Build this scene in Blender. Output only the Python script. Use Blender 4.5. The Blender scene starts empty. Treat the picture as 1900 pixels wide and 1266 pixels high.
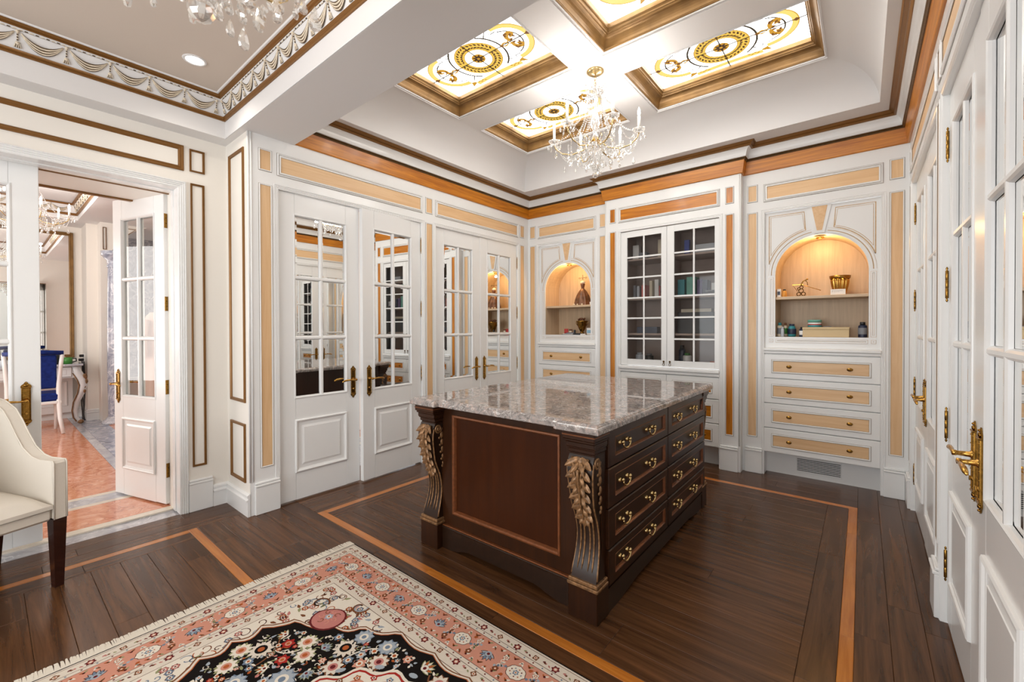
import bpy, bmesh, math, random
from mathutils import Vector, Matrix
random.seed(7)
scene = bpy.context.scene
COL = scene.collection
PI = math.pi

# ------------------------------------------------------------------ camera
CAM_H = 1.37
cam = bpy.data.cameras.new('camera')
cam_o = bpy.data.objects.new('camera', cam)
COL.objects.link(cam_o)
YAW, PIT, ROLL = math.radians(39.15), math.radians(-0.473), math.radians(0.168)
FPX = 798.5
fw = Vector((-math.sin(YAW) * math.cos(PIT), math.cos(YAW) * math.cos(PIT), math.sin(PIT)))
rt = Vector((math.cos(YAW), math.sin(YAW), 0))
dn = fw.cross(rt)
r2 = rt * math.cos(ROLL) + dn * math.sin(ROLL)
d2 = -rt * math.sin(ROLL) + dn * math.cos(ROLL)
cm = Matrix.Identity(4)
for i in range(3):
    cm[i][0], cm[i][1], cm[i][2] = r2[i], -d2[i], -fw[i]
cm[2][3] = CAM_H
cam_o.matrix_world = cm
cam.sensor_width = 36.0
cam.lens = FPX / 1900 * 36.0
cam.shift_y = (615.0 - 633.0) / 1900
cam.clip_start = 0.02
scene.camera = cam_o

# ------------------------------------------------------------------ light and exposure
scene.view_settings.view_transform = 'Standard'
scene.view_settings.look = 'None'
scene.view_settings.gamma = 1.0
scene.view_settings.use_curve_mapping = False
scene.view_settings.exposure = 0.9
scene.cycles.caustics_reflective = False
scene.cycles.caustics_refractive = False
scene.cycles.sample_clamp_indirect = 6.0
scene.cycles.adaptive_threshold = 0.02
scene.cycles.max_bounces = 8
scene.cycles.diffuse_bounces = 4
scene.cycles.glossy_bounces = 6
scene.cycles.transparent_max_bounces = 16
world = bpy.data.worlds.new('world')
scene.world = world
world.use_nodes = True
world.node_tree.nodes['Background'].inputs[0].default_value = (0.95, 0.97, 1.0, 1)
world.node_tree.nodes['Background'].inputs[1].default_value = 1.0


def area_light(name, loc, rot, sx, sy, power, color):
    l = bpy.data.lights.new(name, 'AREA')
    l.shape = 'RECTANGLE'
    l.size, l.size_y, l.energy, l.color = sx, sy, power, color
    o = bpy.data.objects.new(name, l)
    COL.objects.link(o)
    o.location = loc
    o.rotation_euler = rot
    return o


def point_light(name, loc, power, color, radius=0.03, parent=None):
    l = bpy.data.lights.new(name, 'POINT')
    l.energy, l.color, l.shadow_soft_size = power, color, radius
    o = bpy.data.objects.new(name, l)
    COL.objects.link(o)
    o.location = loc
    if parent:
        o.parent = parent
    return o


def spot_light(name, loc, power, color, angle=2.4, radius=0.05):
    l = bpy.data.lights.new(name, 'SPOT')
    l.energy, l.color, l.shadow_soft_size = power, color, radius
    l.spot_size, l.spot_blend = angle, 0.9
    o = bpy.data.objects.new(name, l)
    COL.objects.link(o)
    o.location = loc
    return o


# added unseen fill light behind the photographer, before a windowless wall
area_light('rear_fill', (-1.6, -2.45, 1.55), (PI / 2, 0, 0), 3.2, 2.2, 64, (0.93, 0.97, 1.0))
# added area light to brighten the dressing room beyond the open door
area_light('vanity_fill', (-6.6, -1.9, 1.6), (PI / 2, 0, 0), 3.0, 2.0, 52, (1.0, 0.97, 0.94))

# ------------------------------------------------------------------ palette


def lin(c):
    c = c / 255.0
    return c / 12.92 if c <= 0.04045 else ((c + 0.055) / 1.055) ** 2.4


def C(r, g, b):
    return (lin(r), lin(g), lin(b), 1.0)


M = {}


def nm(name):
    m = bpy.data.materials.new(name)
    m.use_nodes = True
    M[name] = m
    nt = m.node_tree
    return m, nt, nt.nodes['Principled BSDF']


def plain(name, col, rough=0.5, metal=0.0, coat=0.0, bump=0.0, bscale=200, vary=0.0, spec=0.5):
    m, nt, b = nm(name)
    b.inputs['Base Color'].default_value = col
    b.inputs['Roughness'].default_value = rough
    b.inputs['Metallic'].default_value = metal
    b.inputs['Coat Weight'].default_value = coat
    b.inputs['Specular IOR Level'].default_value = spec
    if vary or bump:
        tc = nt.nodes.new('ShaderNodeTexCoord')
        n = nt.nodes.new('ShaderNodeTexNoise')
        n.inputs['Scale'].default_value = bscale
        nt.links.new(tc.outputs['Object'], n.inputs['Vector'])
        if vary:
            r = nt.nodes.new('ShaderNodeValToRGB')
            r.color_ramp.elements[0].position, r.color_ramp.elements[1].position = 0.3, 0.7
            r.color_ramp.elements[0].color = tuple(x * (1 - vary) for x in col[:3]) + (1,)
            r.color_ramp.elements[1].color = tuple(min(1, x * (1 + vary)) for x in col[:3]) + (1,)
            nt.links.new(n.outputs['Fac'], r.inputs['Fac'])
            nt.links.new(r.outputs['Color'], b.inputs['Base Color'])
        if bump:
            bp = nt.nodes.new('ShaderNodeBump')
            bp.inputs['Strength'].default_value = bump
            bp.inputs['Distance'].default_value = 0.002
            nt.links.new(n.outputs['Fac'], bp.inputs['Height'])
            nt.links.new(bp.outputs['Normal'], b.inputs['Normal'])
    return m


def wood(name, c0, c1, axis, rough=0.35, scale=1.0, stretch=14, coat=0.0, rand=0.0, fine=0.5, space='Object', spec=0.5):
    m, nt, b = nm(name)
    tc = nt.nodes.new('ShaderNodeTexCoord')
    mp = nt.nodes.new('ShaderNodeMapping')
    s = [12 * scale * stretch / 6] * 3
    s[axis] = 1.6 * scale
    mp.inputs['Scale'].default_value = s
    nt.links.new(tc.outputs[space], mp.inputs['Vector'])
    vec = mp.outputs['Vector']
    oi = nt.nodes.new('ShaderNodeObjectInfo')
    ad = nt.nodes.new('ShaderNodeVectorMath')
    ad.operation = 'ADD'
    cx = nt.nodes.new('ShaderNodeCombineXYZ')
    mu = nt.nodes.new('ShaderNodeMath')
    mu.operation = 'MULTIPLY'
    mu.inputs[1].default_value = 60
    nt.links.new(oi.outputs['Random'], mu.inputs[0])
    for k in range(3):
        nt.links.new(mu.outputs[0], cx.inputs[k])
    nt.links.new(vec, ad.inputs[0])
    nt.links.new(cx.outputs[0], ad.inputs[1])
    n1 = nt.nodes.new('ShaderNodeTexNoise')
    n1.inputs['Scale'].default_value = 1.0
    n1.inputs['Detail'].default_value = 6
    n1.inputs['Roughness'].default_value = 0.65
    n1.inputs['Distortion'].default_value = 0.6
    nt.links.new(ad.outputs[0], n1.inputs['Vector'])
    r = nt.nodes.new('ShaderNodeValToRGB')
    r.color_ramp.elements[0].position, r.color_ramp.elements[1].position = 0.32, 0.68
    r.color_ramp.elements[0].color, r.color_ramp.elements[1].color = c0, c1
    nt.links.new(n1.outputs['Fac'], r.inputs['Fac'])
    out = r.outputs['Color']
    if rand:
        hs = nt.nodes.new('ShaderNodeHueSaturation')
        mr = nt.nodes.new('ShaderNodeMapRange')
        mr.inputs['To Min'].default_value, mr.inputs['To Max'].default_value = 1 - rand, 1 + rand
        nt.links.new(oi.outputs['Random'], mr.inputs['Value'])
        nt.links.new(mr.outputs['Result'], hs.inputs['Value'])
        nt.links.new(out, hs.inputs['Color'])
        out = hs.outputs['Color']
    nt.links.new(out, b.inputs['Base Color'])
    b.inputs['Roughness'].default_value = rough
    b.inputs['Specular IOR Level'].default_value = spec
    b.inputs['Coat Weight'].default_value = coat
    b.inputs['Coat Roughness'].default_value = 0.12
    bp = nt.nodes.new('ShaderNodeBump')
    bp.inputs['Strength'].default_value = 0.12 * fine
    bp.inputs['Distance'].default_value = 0.002
    nt.links.new(n1.outputs['Fac'], bp.inputs['Height'])
    nt.links.new(bp.outputs['Normal'], b.inputs['Normal'])
    return m


def marble(name, cols, scale, vein, rough=0.08, dist=1.2, detail=8):
    m, nt, b = nm(name)
    tc = nt.nodes.new('ShaderNodeTexCoord')
    n1 = nt.nodes.new('ShaderNodeTexNoise')
    n1.inputs['Scale'].default_value = scale
    n1.inputs['Detail'].default_value = detail
    n1.inputs['Roughness'].default_value = 0.68
    n1.inputs['Distortion'].default_value = dist
    nt.links.new(tc.outputs['Object'], n1.inputs['Vector'])
    r = nt.nodes.new('ShaderNodeValToRGB')
    e = r.color_ramp.elements
    e[0].position, e[0].color = 0.3, cols[0]
    e[1].position, e[1].color = 0.72, cols[-1]
    for k, c in enumerate(cols[1:-1]):
        x = e.new(0.3 + 0.42 * (k + 1) / (len(cols) - 1))
        x.color = c
    nt.links.new(n1.outputs['Fac'], r.inputs['Fac'])
    v = nt.nodes.new('ShaderNodeTexNoise')
    v.inputs['Scale'].default_value = scale * 0.55
    v.inputs['Detail'].default_value = 5
    v.inputs['Distortion'].default_value = 1.6
    nt.links.new(tc.outputs['Object'], v.inputs['Vector'])
    rv = nt.nodes.new('ShaderNodeValToRGB')
    ev = rv.color_ramp.elements
    ev[0].position, ev[0].color = 0.485, (0, 0, 0, 1)
    ev[1].position, ev[1].color = 0.5, (1, 1, 1, 1)
    x = ev.new(0.515)
    x.color = (0, 0, 0, 1)
    nt.links.new(v.outputs['Fac'], rv.inputs['Fac'])
    mx = nt.nodes.new('ShaderNodeMixRGB')
    mx.inputs[2].default_value = vein
    ml = nt.nodes.new('ShaderNodeMath')
    ml.operation = 'MULTIPLY'
    ml.inputs[1].default_value = 0.75
    nt.links.new(rv.outputs['Color'], ml.inputs[0])
    nt.links.new(ml.outputs[0], mx.inputs[0])
    nt.links.new(r.outputs['Color'], mx.inputs[1])
    nt.links.new(mx.outputs[0], b.inputs['Base Color'])
    b.inputs['Roughness'].default_value = rough
    return m


def emit(name, col, strength):
    m, nt, b = nm(name)
    b.inputs['Base Color'].default_value = (0.02, 0.02, 0.02, 1)
    b.inputs['Emission Color'].default_value = col
    b.inputs['Emission Strength'].default_value = strength
    return m


def mixmat(name, parts):
    """weighted sum of simple shaders: (kind, colour, roughness, weight)"""
    m = bpy.data.materials.new(name)
    m.use_nodes = True
    M[name] = m
    nt = m.node_tree
    nt.nodes.remove(nt.nodes['Principled BSDF'])
    out = nt.nodes['Material Output']
    cur, tot = None, 0.0
    for kind, colr, ro, w in parts:
        if kind == 'T':
            s = nt.nodes.new('ShaderNodeBsdfTransparent')
        elif kind == 'G':
            s = nt.nodes.new('ShaderNodeBsdfGlossy')
            s.inputs['Roughness'].default_value = ro
        elif kind == 'R':
            s = nt.nodes.new('ShaderNodeBsdfRefraction')
            s.inputs['Roughness'].default_value = ro
            s.inputs['IOR'].default_value = 1.0
        elif kind == 'L':
            s = nt.nodes.new('ShaderNodeBsdfTranslucent')
        else:
            s = nt.nodes.new('ShaderNodeBsdfDiffuse')
        s.inputs['Color'].default_value = colr
        if cur is None:
            cur, tot = s.outputs[0], w
        else:
            mx = nt.nodes.new('ShaderNodeMixShader')
            tot += w
            mx.inputs[0].default_value = w / tot
            nt.links.new(cur, mx.inputs[1])
            nt.links.new(s.outputs[0], mx.inputs[2])
            cur = mx.outputs[0]
    nt.links.new(cur, out.inputs['Surface'])
    return m


WHITE = C(233, 233, 232)
plain('white_paint', WHITE, 0.22, spec=0.4)
plain('white_wall', C(234, 229, 221), 0.42, spec=0.35)  # warm tint puts the near half's warm light into the paint
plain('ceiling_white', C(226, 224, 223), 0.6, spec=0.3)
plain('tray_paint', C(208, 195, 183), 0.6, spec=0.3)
plain('groove', C(150, 140, 128), 0.6)
plain('glaze', C(196, 164, 122), 0.55, vary=0.15, bscale=40)
plain('bronze_trim', C(128, 88, 42), 0.36, metal=0.35, vary=0.05, bscale=12)
plain('gold_cove', C(140, 106, 62), 0.42, metal=0.35, vary=0.22, bscale=9)
plain('ridge_dark', C(98, 72, 40), 0.5, vary=0.2, bscale=60)
plain('brass', C(190, 146, 74), 0.22, metal=1.0, vary=0.2, bscale=160)
plain('antique_brass', C(150, 112, 52), 0.26, metal=1.0, vary=0.3, bscale=120)
plain('pale_brass', C(206, 182, 132), 0.24, metal=1.0)
plain('dark_bronze', C(92, 66, 34), 0.35, metal=0.9)
plain('mirror', (0.93, 0.94, 0.93, 1), 0.0, metal=1.0)
for ax, s in ((0, 'x'), (1, 'y'), (2, 'z')):
    wood('maple_' + s, C(216, 174, 128), C(230, 194, 150), ax, 0.4, 1.0, rand=0.04)
    wood('amber_' + s, C(160, 88, 10), C(212, 136, 34), ax, 0.34, 1.2, coat=0.06, rand=0.04)
    wood('walnut_' + s, C(36, 18, 8), C(54, 28, 12), ax, 0.28, 1.0, spec=0.3, coat=0.05, rand=0.05)
    wood('floor_' + s, C(56, 33, 17), C(98, 64, 38), ax, 0.25, 0.9, coat=0.0, rand=0.14, fine=0.8, spec=0.32)
    wood('inlay_' + s, C(164, 92, 26), C(196, 122, 46), ax, 0.22, 1.2, coat=0.3, rand=0.08)
    wood('niche_' + s, C(196, 170, 140), C(216, 190, 158), ax, 0.45, 1.0, rand=0.03)
wood('mahogany_z', C(48, 20, 5), C(62, 28, 8), 2, 0.3, 0.5, coat=0.0, spec=0.22)
plain('copper_edge', C(122, 72, 42), 0.3, metal=0.3, vary=0.2, bscale=50)
plain('gilded', C(132, 98, 65), 0.4, metal=0.35, vary=0.45, bscale=60, bump=0.6)
plain('dark_stain', C(36, 20, 10), 0.32, coat=0.05, vary=0.25, bscale=30)
marble('granite', [C(80, 76, 76), C(126, 119, 116), C(152, 146, 143), C(176, 156, 146), C(210, 207, 205)], 20, C(232, 228, 224), 0.03, 1.4, 14)
marble('pink_marble', [C(192, 112, 78), C(218, 150, 116), C(236, 190, 164)], 7.5, C(170, 96, 70), 0.1, 2.4, 10)
marble('blue_marble', [C(110, 116, 134), C(160, 164, 178), C(206, 206, 212)], 4.5, C(226, 226, 230), 0.14, 2.2)
marble('grey_marble', [C(150, 152, 160), C(186, 186, 192), C(214, 214, 216)], 6, C(226, 226, 228), 0.1, 1.5)
plain('cream_marble', C(226, 216, 200), 0.15, vary=0.06, bscale=12)
plain('linen', C(220, 212, 200), 0.9, bump=0.5, bscale=700, vary=0.04, spec=0.1)
plain('dark_leg', C(46, 20, 14), 0.25, coat=0.3, vary=0.2, bscale=20)
plain('candle_white', C(250, 248, 240), 0.5)
emit('bulb', (1.0, 0.93, 0.8, 1), 12.0)
emit('lamp_disc', (1.0, 0.95, 0.86, 1), 6.0)
emit('glass_lit', (1.0, 0.985, 0.95, 1), 3.8)
emit('glass_gold', C(228, 188, 76), 0.62)
emit('glass_deepgold', C(206, 150, 40), 0.56)
emit('glass_brown', C(120, 72, 20), 0.54)
emit('glass_dark', C(70, 40, 12), 0.44)
emit('glass_cream', C(238, 208, 112), 0.66)
emit('glass_lead', C(60, 50, 30), 0.4)
mixmat('crystal', [('T', (0.92, 0.92, 0.92, 1), 0, 0.52), ('G', (1, 0.99, 0.97, 1), 0.03, 0.38), ('L', (1, 0.99, 0.97, 1), 0, 0.10)])
mixmat('clear_glass', [('T', (0.96, 0.98, 0.97, 1), 0, 0.9), ('G', (1, 1, 1, 1), 0.0, 0.1)])
mixmat('cabinet_glass', [('R', (0.8, 0.79, 0.78, 1), 0.10, 0.34), ('T', (0.8, 0.79, 0.78, 1), 0, 0.58), ('G', (1, 1, 1, 1), 0.03, 0.025), ('D', (0.2, 0.2, 0.21, 1), 0, 0.03)])
plain('black_plastic', C(22, 22, 24), 0.35)
plain('white_plastic', C(238, 238, 236), 0.35)
plain('paper_white', C(238, 236, 232), 0.8)
plain('blue_velvet', C(20, 42, 112), 0.75, vary=0.25, bscale=25, spec=0.2)
plain('robe', C(206, 184, 172), 0.95, bump=0.6, bscale=120, vary=0.06, spec=0.05)
plain('niche_shadow_wood', C(182, 160, 140), 0.5, vary=0.05, bscale=20)
plain('cab_inside', C(196, 176, 164), 0.6, vary=0.06, bscale=6)
for nme, cc in dict(p_blue=(36, 60, 150), p_teal=(50, 140, 150), p_red=(176, 44, 40), p_navy=(24, 34, 62), p_black=(26, 26, 28), p_green=(60, 130, 50), p_lightblue=(140, 182, 206), p_orange=(206, 96, 40), p_grey=(128, 130, 136), p_cream=(226, 214, 190), p_tan=(206, 180, 132), p_purple=(86, 70, 120), p_brown=(110, 66, 38), p_silver=(190, 196, 204), p_amber=(216, 156, 70), p_pink=(222, 120, 110), p_mint=(110, 176, 160)).items():
    plain(nme, C(*cc), 0.4)

# ------------------------------------------------------------------ mesh helpers


class MB:
    def __init__(s):
        s.v, s.f, s.m, s.s = [], [], [], []
        s.T = Matrix.Identity(4)

    def add(s, vs, fs, m=0, smooth=False):
        k = len(s.v)
        T = s.T
        s.v += [tuple(T @ Vector(p)) for p in vs]
        s.f += [tuple(i + k for i in f) for f in fs]
        s.m += [m] * len(fs)
        s.s += [smooth] * len(fs)
        return s

    def box(s, x0, x1, y0, y1, z0, z1, m=0):
        vs = [(x, y, z) for z in (z0, z1) for y in (y0, y1) for x in (x0, x1)]
        return s.add(vs, [(0, 2, 3, 1), (4, 5, 7, 6), (0, 1, 5, 4), (2, 6, 7, 3), (0, 4, 6, 2), (1, 3, 7, 5)], m)

    def cbox(s, x0, x1, y0, y1, z0, z1, b=0.004, m=0):
        """box with chamfered edges"""
        c = ((x0 + x1) / 2, (y0 + y1) / 2, (z0 + z1) / 2)
        h = (abs(x1 - x0) / 2, abs(y1 - y0) / 2, abs(z1 - z0) / 2)
        b = min(b, 0.45 * min(h))
        vs, idx = [], {}
        for sx in (-1, 1):
            for sy in (-1, 1):
                for sz in (-1, 1):
                    for a in range(3):
                        p = [c[i] + (sx, sy, sz)[i] * (h[i] - (0 if i == a else b)) for i in range(3)]
                        idx[(sx, sy, sz, a)] = len(vs)
                        vs.append(p)
        fs = []
        for a in range(3):
            o = [i for i in range(3) if i != a]
            for sg in (-1, 1):
                q = []
                for t in ((-1, -1), (1, -1), (1, 1), (-1, 1)):
                    k = [0, 0, 0]
                    k[a], k[o[0]], k[o[1]] = sg, t[0], t[1]
                    q.append(idx[(k[0], k[1], k[2], a)])
                fs.append(tuple(q))
            for s0 in (-1, 1):
                for s1 in (-1, 1):
                    q = []
                    for sa, ax in ((-1, o[0]), (1, o[0]), (1, o[1]), (-1, o[1])):
                        k = [0, 0, 0]
                        k[a], k[o[0]], k[o[1]] = sa, s0, s1
                        q.append(idx[(k[0], k[1], k[2], ax)])
                    fs.append(tuple(q))
        for sx in (-1, 1):
            for sy in (-1, 1):
                for sz in (-1, 1):
                    fs.append(tuple(idx[(sx, sy, sz, a)] for a in range(3)))
        return s.add(vs, fs, m)

    def frame(s, u0, u1, v0, v1, prof, m=0, ms=None):
        """mitred moulding round a rectangle in the uv plane; prof = (inset, height)"""
        vs, fs = [], []
        n = len(prof)
        for d, h in prof:
            vs += [(u0 + d, v0 + d, h), (u1 - d, v0 + d, h), (u1 - d, v1 - d, h), (u0 + d, v1 - d, h)]
        mats = []
        for i in range(n - 1):
            for k in range(4):
                fs.append((4 * i + k, 4 * i + (k + 1) % 4, 4 * i + 4 + (k + 1) % 4, 4 * i + 4 + k))
                mats.append(ms[i] if ms else m)
        k = len(s.m)
        s.add(vs, fs, m)
        s.m[k:] = mats
        return s

    def quad(s, a, b, c, d, m=0):
        return s.add([a, b, c, d], [(0, 1, 2, 3)], m)

    def poly(s, pts, m=0):
        return s.add(pts, [tuple(range(len(pts)))], m)

    def prism(s, pts, z0, z1, m=0):
        """polygon in xy extruded along z"""
        n = len(pts)
        vs = [(x, y, z0) for x, y in pts] + [(x, y, z1) for x, y in pts]
        fs = [tuple(range(n - 1, -1, -1)), tuple(range(n, 2 * n))]
        fs += [(i, (i + 1) % n, n + (i + 1) % n, n + i) for i in range(n)]
        return s.add(vs, fs, m)

    def lathe(s, prof, c=(0, 0, 0), seg=16, m=0, smooth=True, axis=2, flute=0.0, nfl=0):
        vs, fs = [], []
        n = len(prof)
        for j in range(seg):
            a = 2 * PI * j / seg
            k = 1.0
            if flute:
                k = 1 - flute * (0.5 + 0.5 * math.cos(nfl * a))
            for r, z in prof:
                p = (r * k * math.cos(a), r * k * math.sin(a), z)
                if axis == 0:
                    p = (p[2], p[0], p[1])
                elif axis == 1:
                    p = (p[1], p[2], p[0])
                vs.append((p[0] + c[0], p[1] + c[1], p[2] + c[2]))
        for j in range(seg):
            k = (j + 1) % seg
            for i in range(n - 1):
                fs.append((j * n + i, k * n + i, k * n + i + 1, j * n + i + 1))
        return s.add(vs, fs, m, smooth)

    def tube(s, pts, r, seg=8, m=0, smooth=True, cap=True):
        pts = [Vector(p) for p in pts]
        n = len(pts)
        rs = r if isinstance(r, (list, tuple)) else [r] * n
        vs, fs = [], []
        t0 = (pts[1] - pts[0]).normalized()
        up = Vector((0, 0, 1)) if abs(t0.z) < 0.9 else Vector((1, 0, 0))
        nx = t0.cross(up).normalized()
        for i, p in enumerate(pts):
            t = (pts[min(i + 1, n - 1)] - pts[max(i - 1, 0)]).normalized()
            nx = (nx - t * nx.dot(t)).normalized()
            ny = t.cross(nx)
            for j in range(seg):
                a = 2 * PI * j / seg
                vs.append(tuple(p + (nx * math.cos(a) + ny * math.sin(a)) * rs[i]))
        for i in range(n - 1):
            for j in range(seg):
                k = (j + 1) % seg
                fs.append((i * seg + j, i * seg + k, (i + 1) * seg + k, (i + 1) * seg + j))
        if cap:
            fs.append(tuple(range(seg - 1, -1, -1)))
            fs.append(tuple((n - 1) * seg + j for j in range(seg)))
        return s.add(vs, fs, m, smooth)

    def ball(s, c, r, seg=10, rings=6, m=0, sc=(1, 1, 1), smooth=True):
        vs, fs = [], []
        for i in range(rings + 1):
            t = PI * i / rings
            for j in range(seg):
                a = 2 * PI * j / seg
                vs.append((c[0] + r * sc[0] * math.sin(t) * math.cos(a), c[1] + r * sc[1] * math.sin(t) * math.sin(a), c[2] + r * sc[2] * math.cos(t)))
        for i in range(rings):
            for j in range(seg):
                k = (j + 1) % seg
                fs.append((i * seg + j, i * seg + k, (i + 1) * seg + k, (i + 1) * seg + j))
        return s.add(vs, fs, m, smooth)

    def octa(s, c, r, h, m=0):
        x, y, z = c
        vs = [(x + r, y, z), (x, y + r, z), (x - r, y, z), (x, y - r, z), (x, y, z + h), (x, y, z - h)]
        return s.add(vs, [(0, 1, 4), (1, 2, 4), (2, 3, 4), (3, 0, 4), (1, 0, 5), (2, 1, 5), (3, 2, 5), (0, 3, 5)], m)

    def sweep(s, path, prof, m=0, closed=False, ms=None):
        """profile (d to the right of travel, z) swept along an xy path with mitres"""
        n = len(path)
        P = [Vector((p[0], p[1])) for p in path]
        segs = n if closed else n - 1
        nor = []
        for i in range(segs):
            d = (P[(i + 1) % n] - P[i]).normalized()
            nor.append(Vector((d.y, -d.x)))
        vs = []
        k = len(prof)
        for i in range(n):
            a = nor[i - 1] if (closed or i > 0) else nor[0]
            b = nor[i % segs] if (closed or i < n - 1) else nor[-1]
            mt = (a + b) / (1 + a.dot(b))
            for d, z in prof:
                vs.append((P[i].x + mt.x * d, P[i].y + mt.y * d, z))
        fs, mats = [], []
        for i in range(segs):
            j = (i + 1) % n
            for q in range(k - 1):
                fs.append((i * k + q, j * k + q, j * k + q + 1, i * k + q + 1))
                mats.append(ms[q] if ms else m)
        kk = len(s.m)
        s.add(vs, fs, m)
        s.m[kk:] = mats
        return s

    def mesh(s, name, mats, weld=False):
        me = bpy.data.meshes.new(name)
        me.from_pydata(s.v, [], s.f)
        for mm in (mats if isinstance(mats, (list, tuple)) else [mats]):
            me.materials.append(M[mm] if isinstance(mm, str) else mm)
        me.polygons.foreach_set('material_index', s.m)
        me.polygons.foreach_set('use_smooth', s.s)
        bm = bmesh.new()
        bm.from_mesh(me)
        if weld:
            bmesh.ops.remove_doubles(bm, verts=bm.verts[:], dist=1e-5)
        bmesh.ops.recalc_face_normals(bm, faces=bm.faces[:])
        bm.to_mesh(me)
        bm.free()
        me.update()
        return me


def link(name, me, parent=None, mat4=None, label=None, cat=None, group=None, kind=None):
    o = bpy.data.objects.new(name, me)
    COL.objects.link(o)
    if parent is not None:
        o.parent = parent
    if mat4 is not None:
        o.matrix_local = mat4
    if label:
        o['label'] = label
    if cat:
        o['category'] = cat
    if group:
        o['group'] = group
    if kind:
        o['kind'] = kind
    return o


def obj(name, mb, mats, parent=None, mat4=None, weld=False, **kw):
    return link(name, mb.mesh(name, mats, weld), parent, mat4, **kw)


def empty(name, mat4=None, **kw):
    return link(name, None, None, mat4, **kw)


def copy_tree(o, parent=None, **props):
    c = o.copy()
    COL.objects.link(c)
    if parent is not None:
        c.parent = parent
    for k, v in props.items():
        c[k] = v
    for ch in o.children:
        copy_tree(ch, c)
    return c


def T(x=0, y=0, z=0):
    return Matrix.Translation((x, y, z))


def RZ(a):
    return Matrix.Rotation(a, 4, 'Z')


def wall_frame(o, u, n):
    """local (u, v, n) -> world for a wall with horizontal axis u, up = z, normal n"""
    m = Matrix.Identity(4)
    for i in range(3):
        m[i][0], m[i][1], m[i][2], m[i][3] = u[i], (0, 0, 1)[i], n[i], o[i]
    return m


# room planes
XL, XR, YB, YBAY = -3.45, 0.285, 4.585, 4.485
XE, YR = -3.89, 1.215
FL = wall_frame((XL, 0, 0), (0, 1, 0), (1, 0, 0))
FR = wall_frame((XR, 0, 0), (0, -1, 0), (-1, 0, 0))
FB = wall_frame((0, YB, 0), (1, 0, 0), (0, -1, 0))
FBAY = wall_frame((0, YBAY, 0), (1, 0, 0), (0, -1, 0))
FE = wall_frame((XE, 0, 0), (0, 1, 0), (1, 0, 0))
FRT = wall_frame((0, YR, 0), (1, 0, 0), (0, -1, 0))
# ================================================================== FLOOR
floor = obj('floor', MB().box(XE - 0.02, 0.34, -2.7, 4.76, -0.06, -0.011), 'floor_y', label='dark brown oak plank floor with honey coloured inlay bands', cat='floor', kind='structure')
_pl = {}


def plank(parent, x0, x1, y0, y1, along_x, mat='floor', name='plank', top=0.0, th=0.0112):
    L, W = (x1 - x0, y1 - y0) if along_x else (y1 - y0, x1 - x0)
    key = (round(L, 3), round(W, 3), mat, th)
    if key not in _pl:
        mb = MB()
        l, w = L / 2 - 0.0004, W / 2 - 0.0004
        b = 0.0016
        vs = [(-l, -w, -th), (l, -w, -th), (l, w, -th), (-l, w, -th), (-l, -w, -b), (l, -w, -b), (l, w, -b), (-l, w, -b), (-l + b, -w + b, 0), (l - b, -w + b, 0), (l - b, w - b, 0), (-l + b, w - b, 0)]
        fs = [(8, 9, 10, 11)]
        for q in range(4):
            r = (q + 1) % 4
            fs += [(q, r, 4 + r, 4 + q), (4 + q, 4 + r, 8 + r, 8 + q)]
        mb.add(vs, fs)
        _pl[key] = mb.mesh(name, mat + '_x')
    m4 = T((x0 + x1) / 2, (y0 + y1) / 2, top)
    if not along_x:
        m4 = m4 @ RZ(PI / 2)
    return link(name, _pl[key], parent, m4)


rp = random.Random(3)


def fill(x0, x1, y0, y1, along_x, w=0.127, lmin=0.75, lmax=1.5):
    a0, a1, b0, b1 = (x0, x1, y0, y1) if along_x else (y0, y1, x0, x1)
    n = max(1, round((b1 - b0) / w))
    ww = (b1 - b0) / n
    for i in range(n):
        a = a0
        first = True
        while a < a1 - 1e-4:
            L = round(rp.uniform(lmin, lmax) / 0.05) * 0.05
            if first:
                L = round(rp.uniform(0.3, lmax) / 0.05) * 0.05
                first = False
            e = a + L
            if a1 - e < 0.3:
                e = a1
            if along_x:
                plank(floor, a, e, b0 + i * ww, b0 + (i + 1) * ww, True)
            else:
                plank(floor, b0 + i * ww, b0 + (i + 1) * ww, a, e, False)
            a = e


SW = 0.052
IX0, IX1, IY0, IY1 = -3.129, -0.024, 1.552, 4.16
fill(IX0 + SW, IX0 + SW + 0.127, IY0 + SW, IY1 - SW, False)
fill(IX1 - SW - 0.127, IX1 - SW, IY0 + SW, IY1 - SW, False, lmin=1.2, lmax=2.0)
fill(IX0 + SW + 0.127, IX1 - SW - 0.127, IY0 + SW, IY1 - SW, True)
fill(XL - 0.06, IX0, IY0, YB + 0.13, False)
fill(IX1, XR + 0.06, IY0, YB + 0.13, False, lmin=1.1, lmax=1.9)
fill(IX0, IX1, IY1, YB + 0.13, True)
fill(-3.55, XR + 0.06, 0.917, IY0, True)
fill(XE - 0.015, -3.551, -0.5, YR, False)
fill(-3.5, -3.373, -0.5, 0.867, False)
fill(-3.373, XR + 0.06, -0.5, 0.867, True)


def strip(x0, x1, y0, y1, along_x):
    return plank(floor, x0, x1, y0, y1, along_x, 'inlay', 'inlay_strip')


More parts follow.
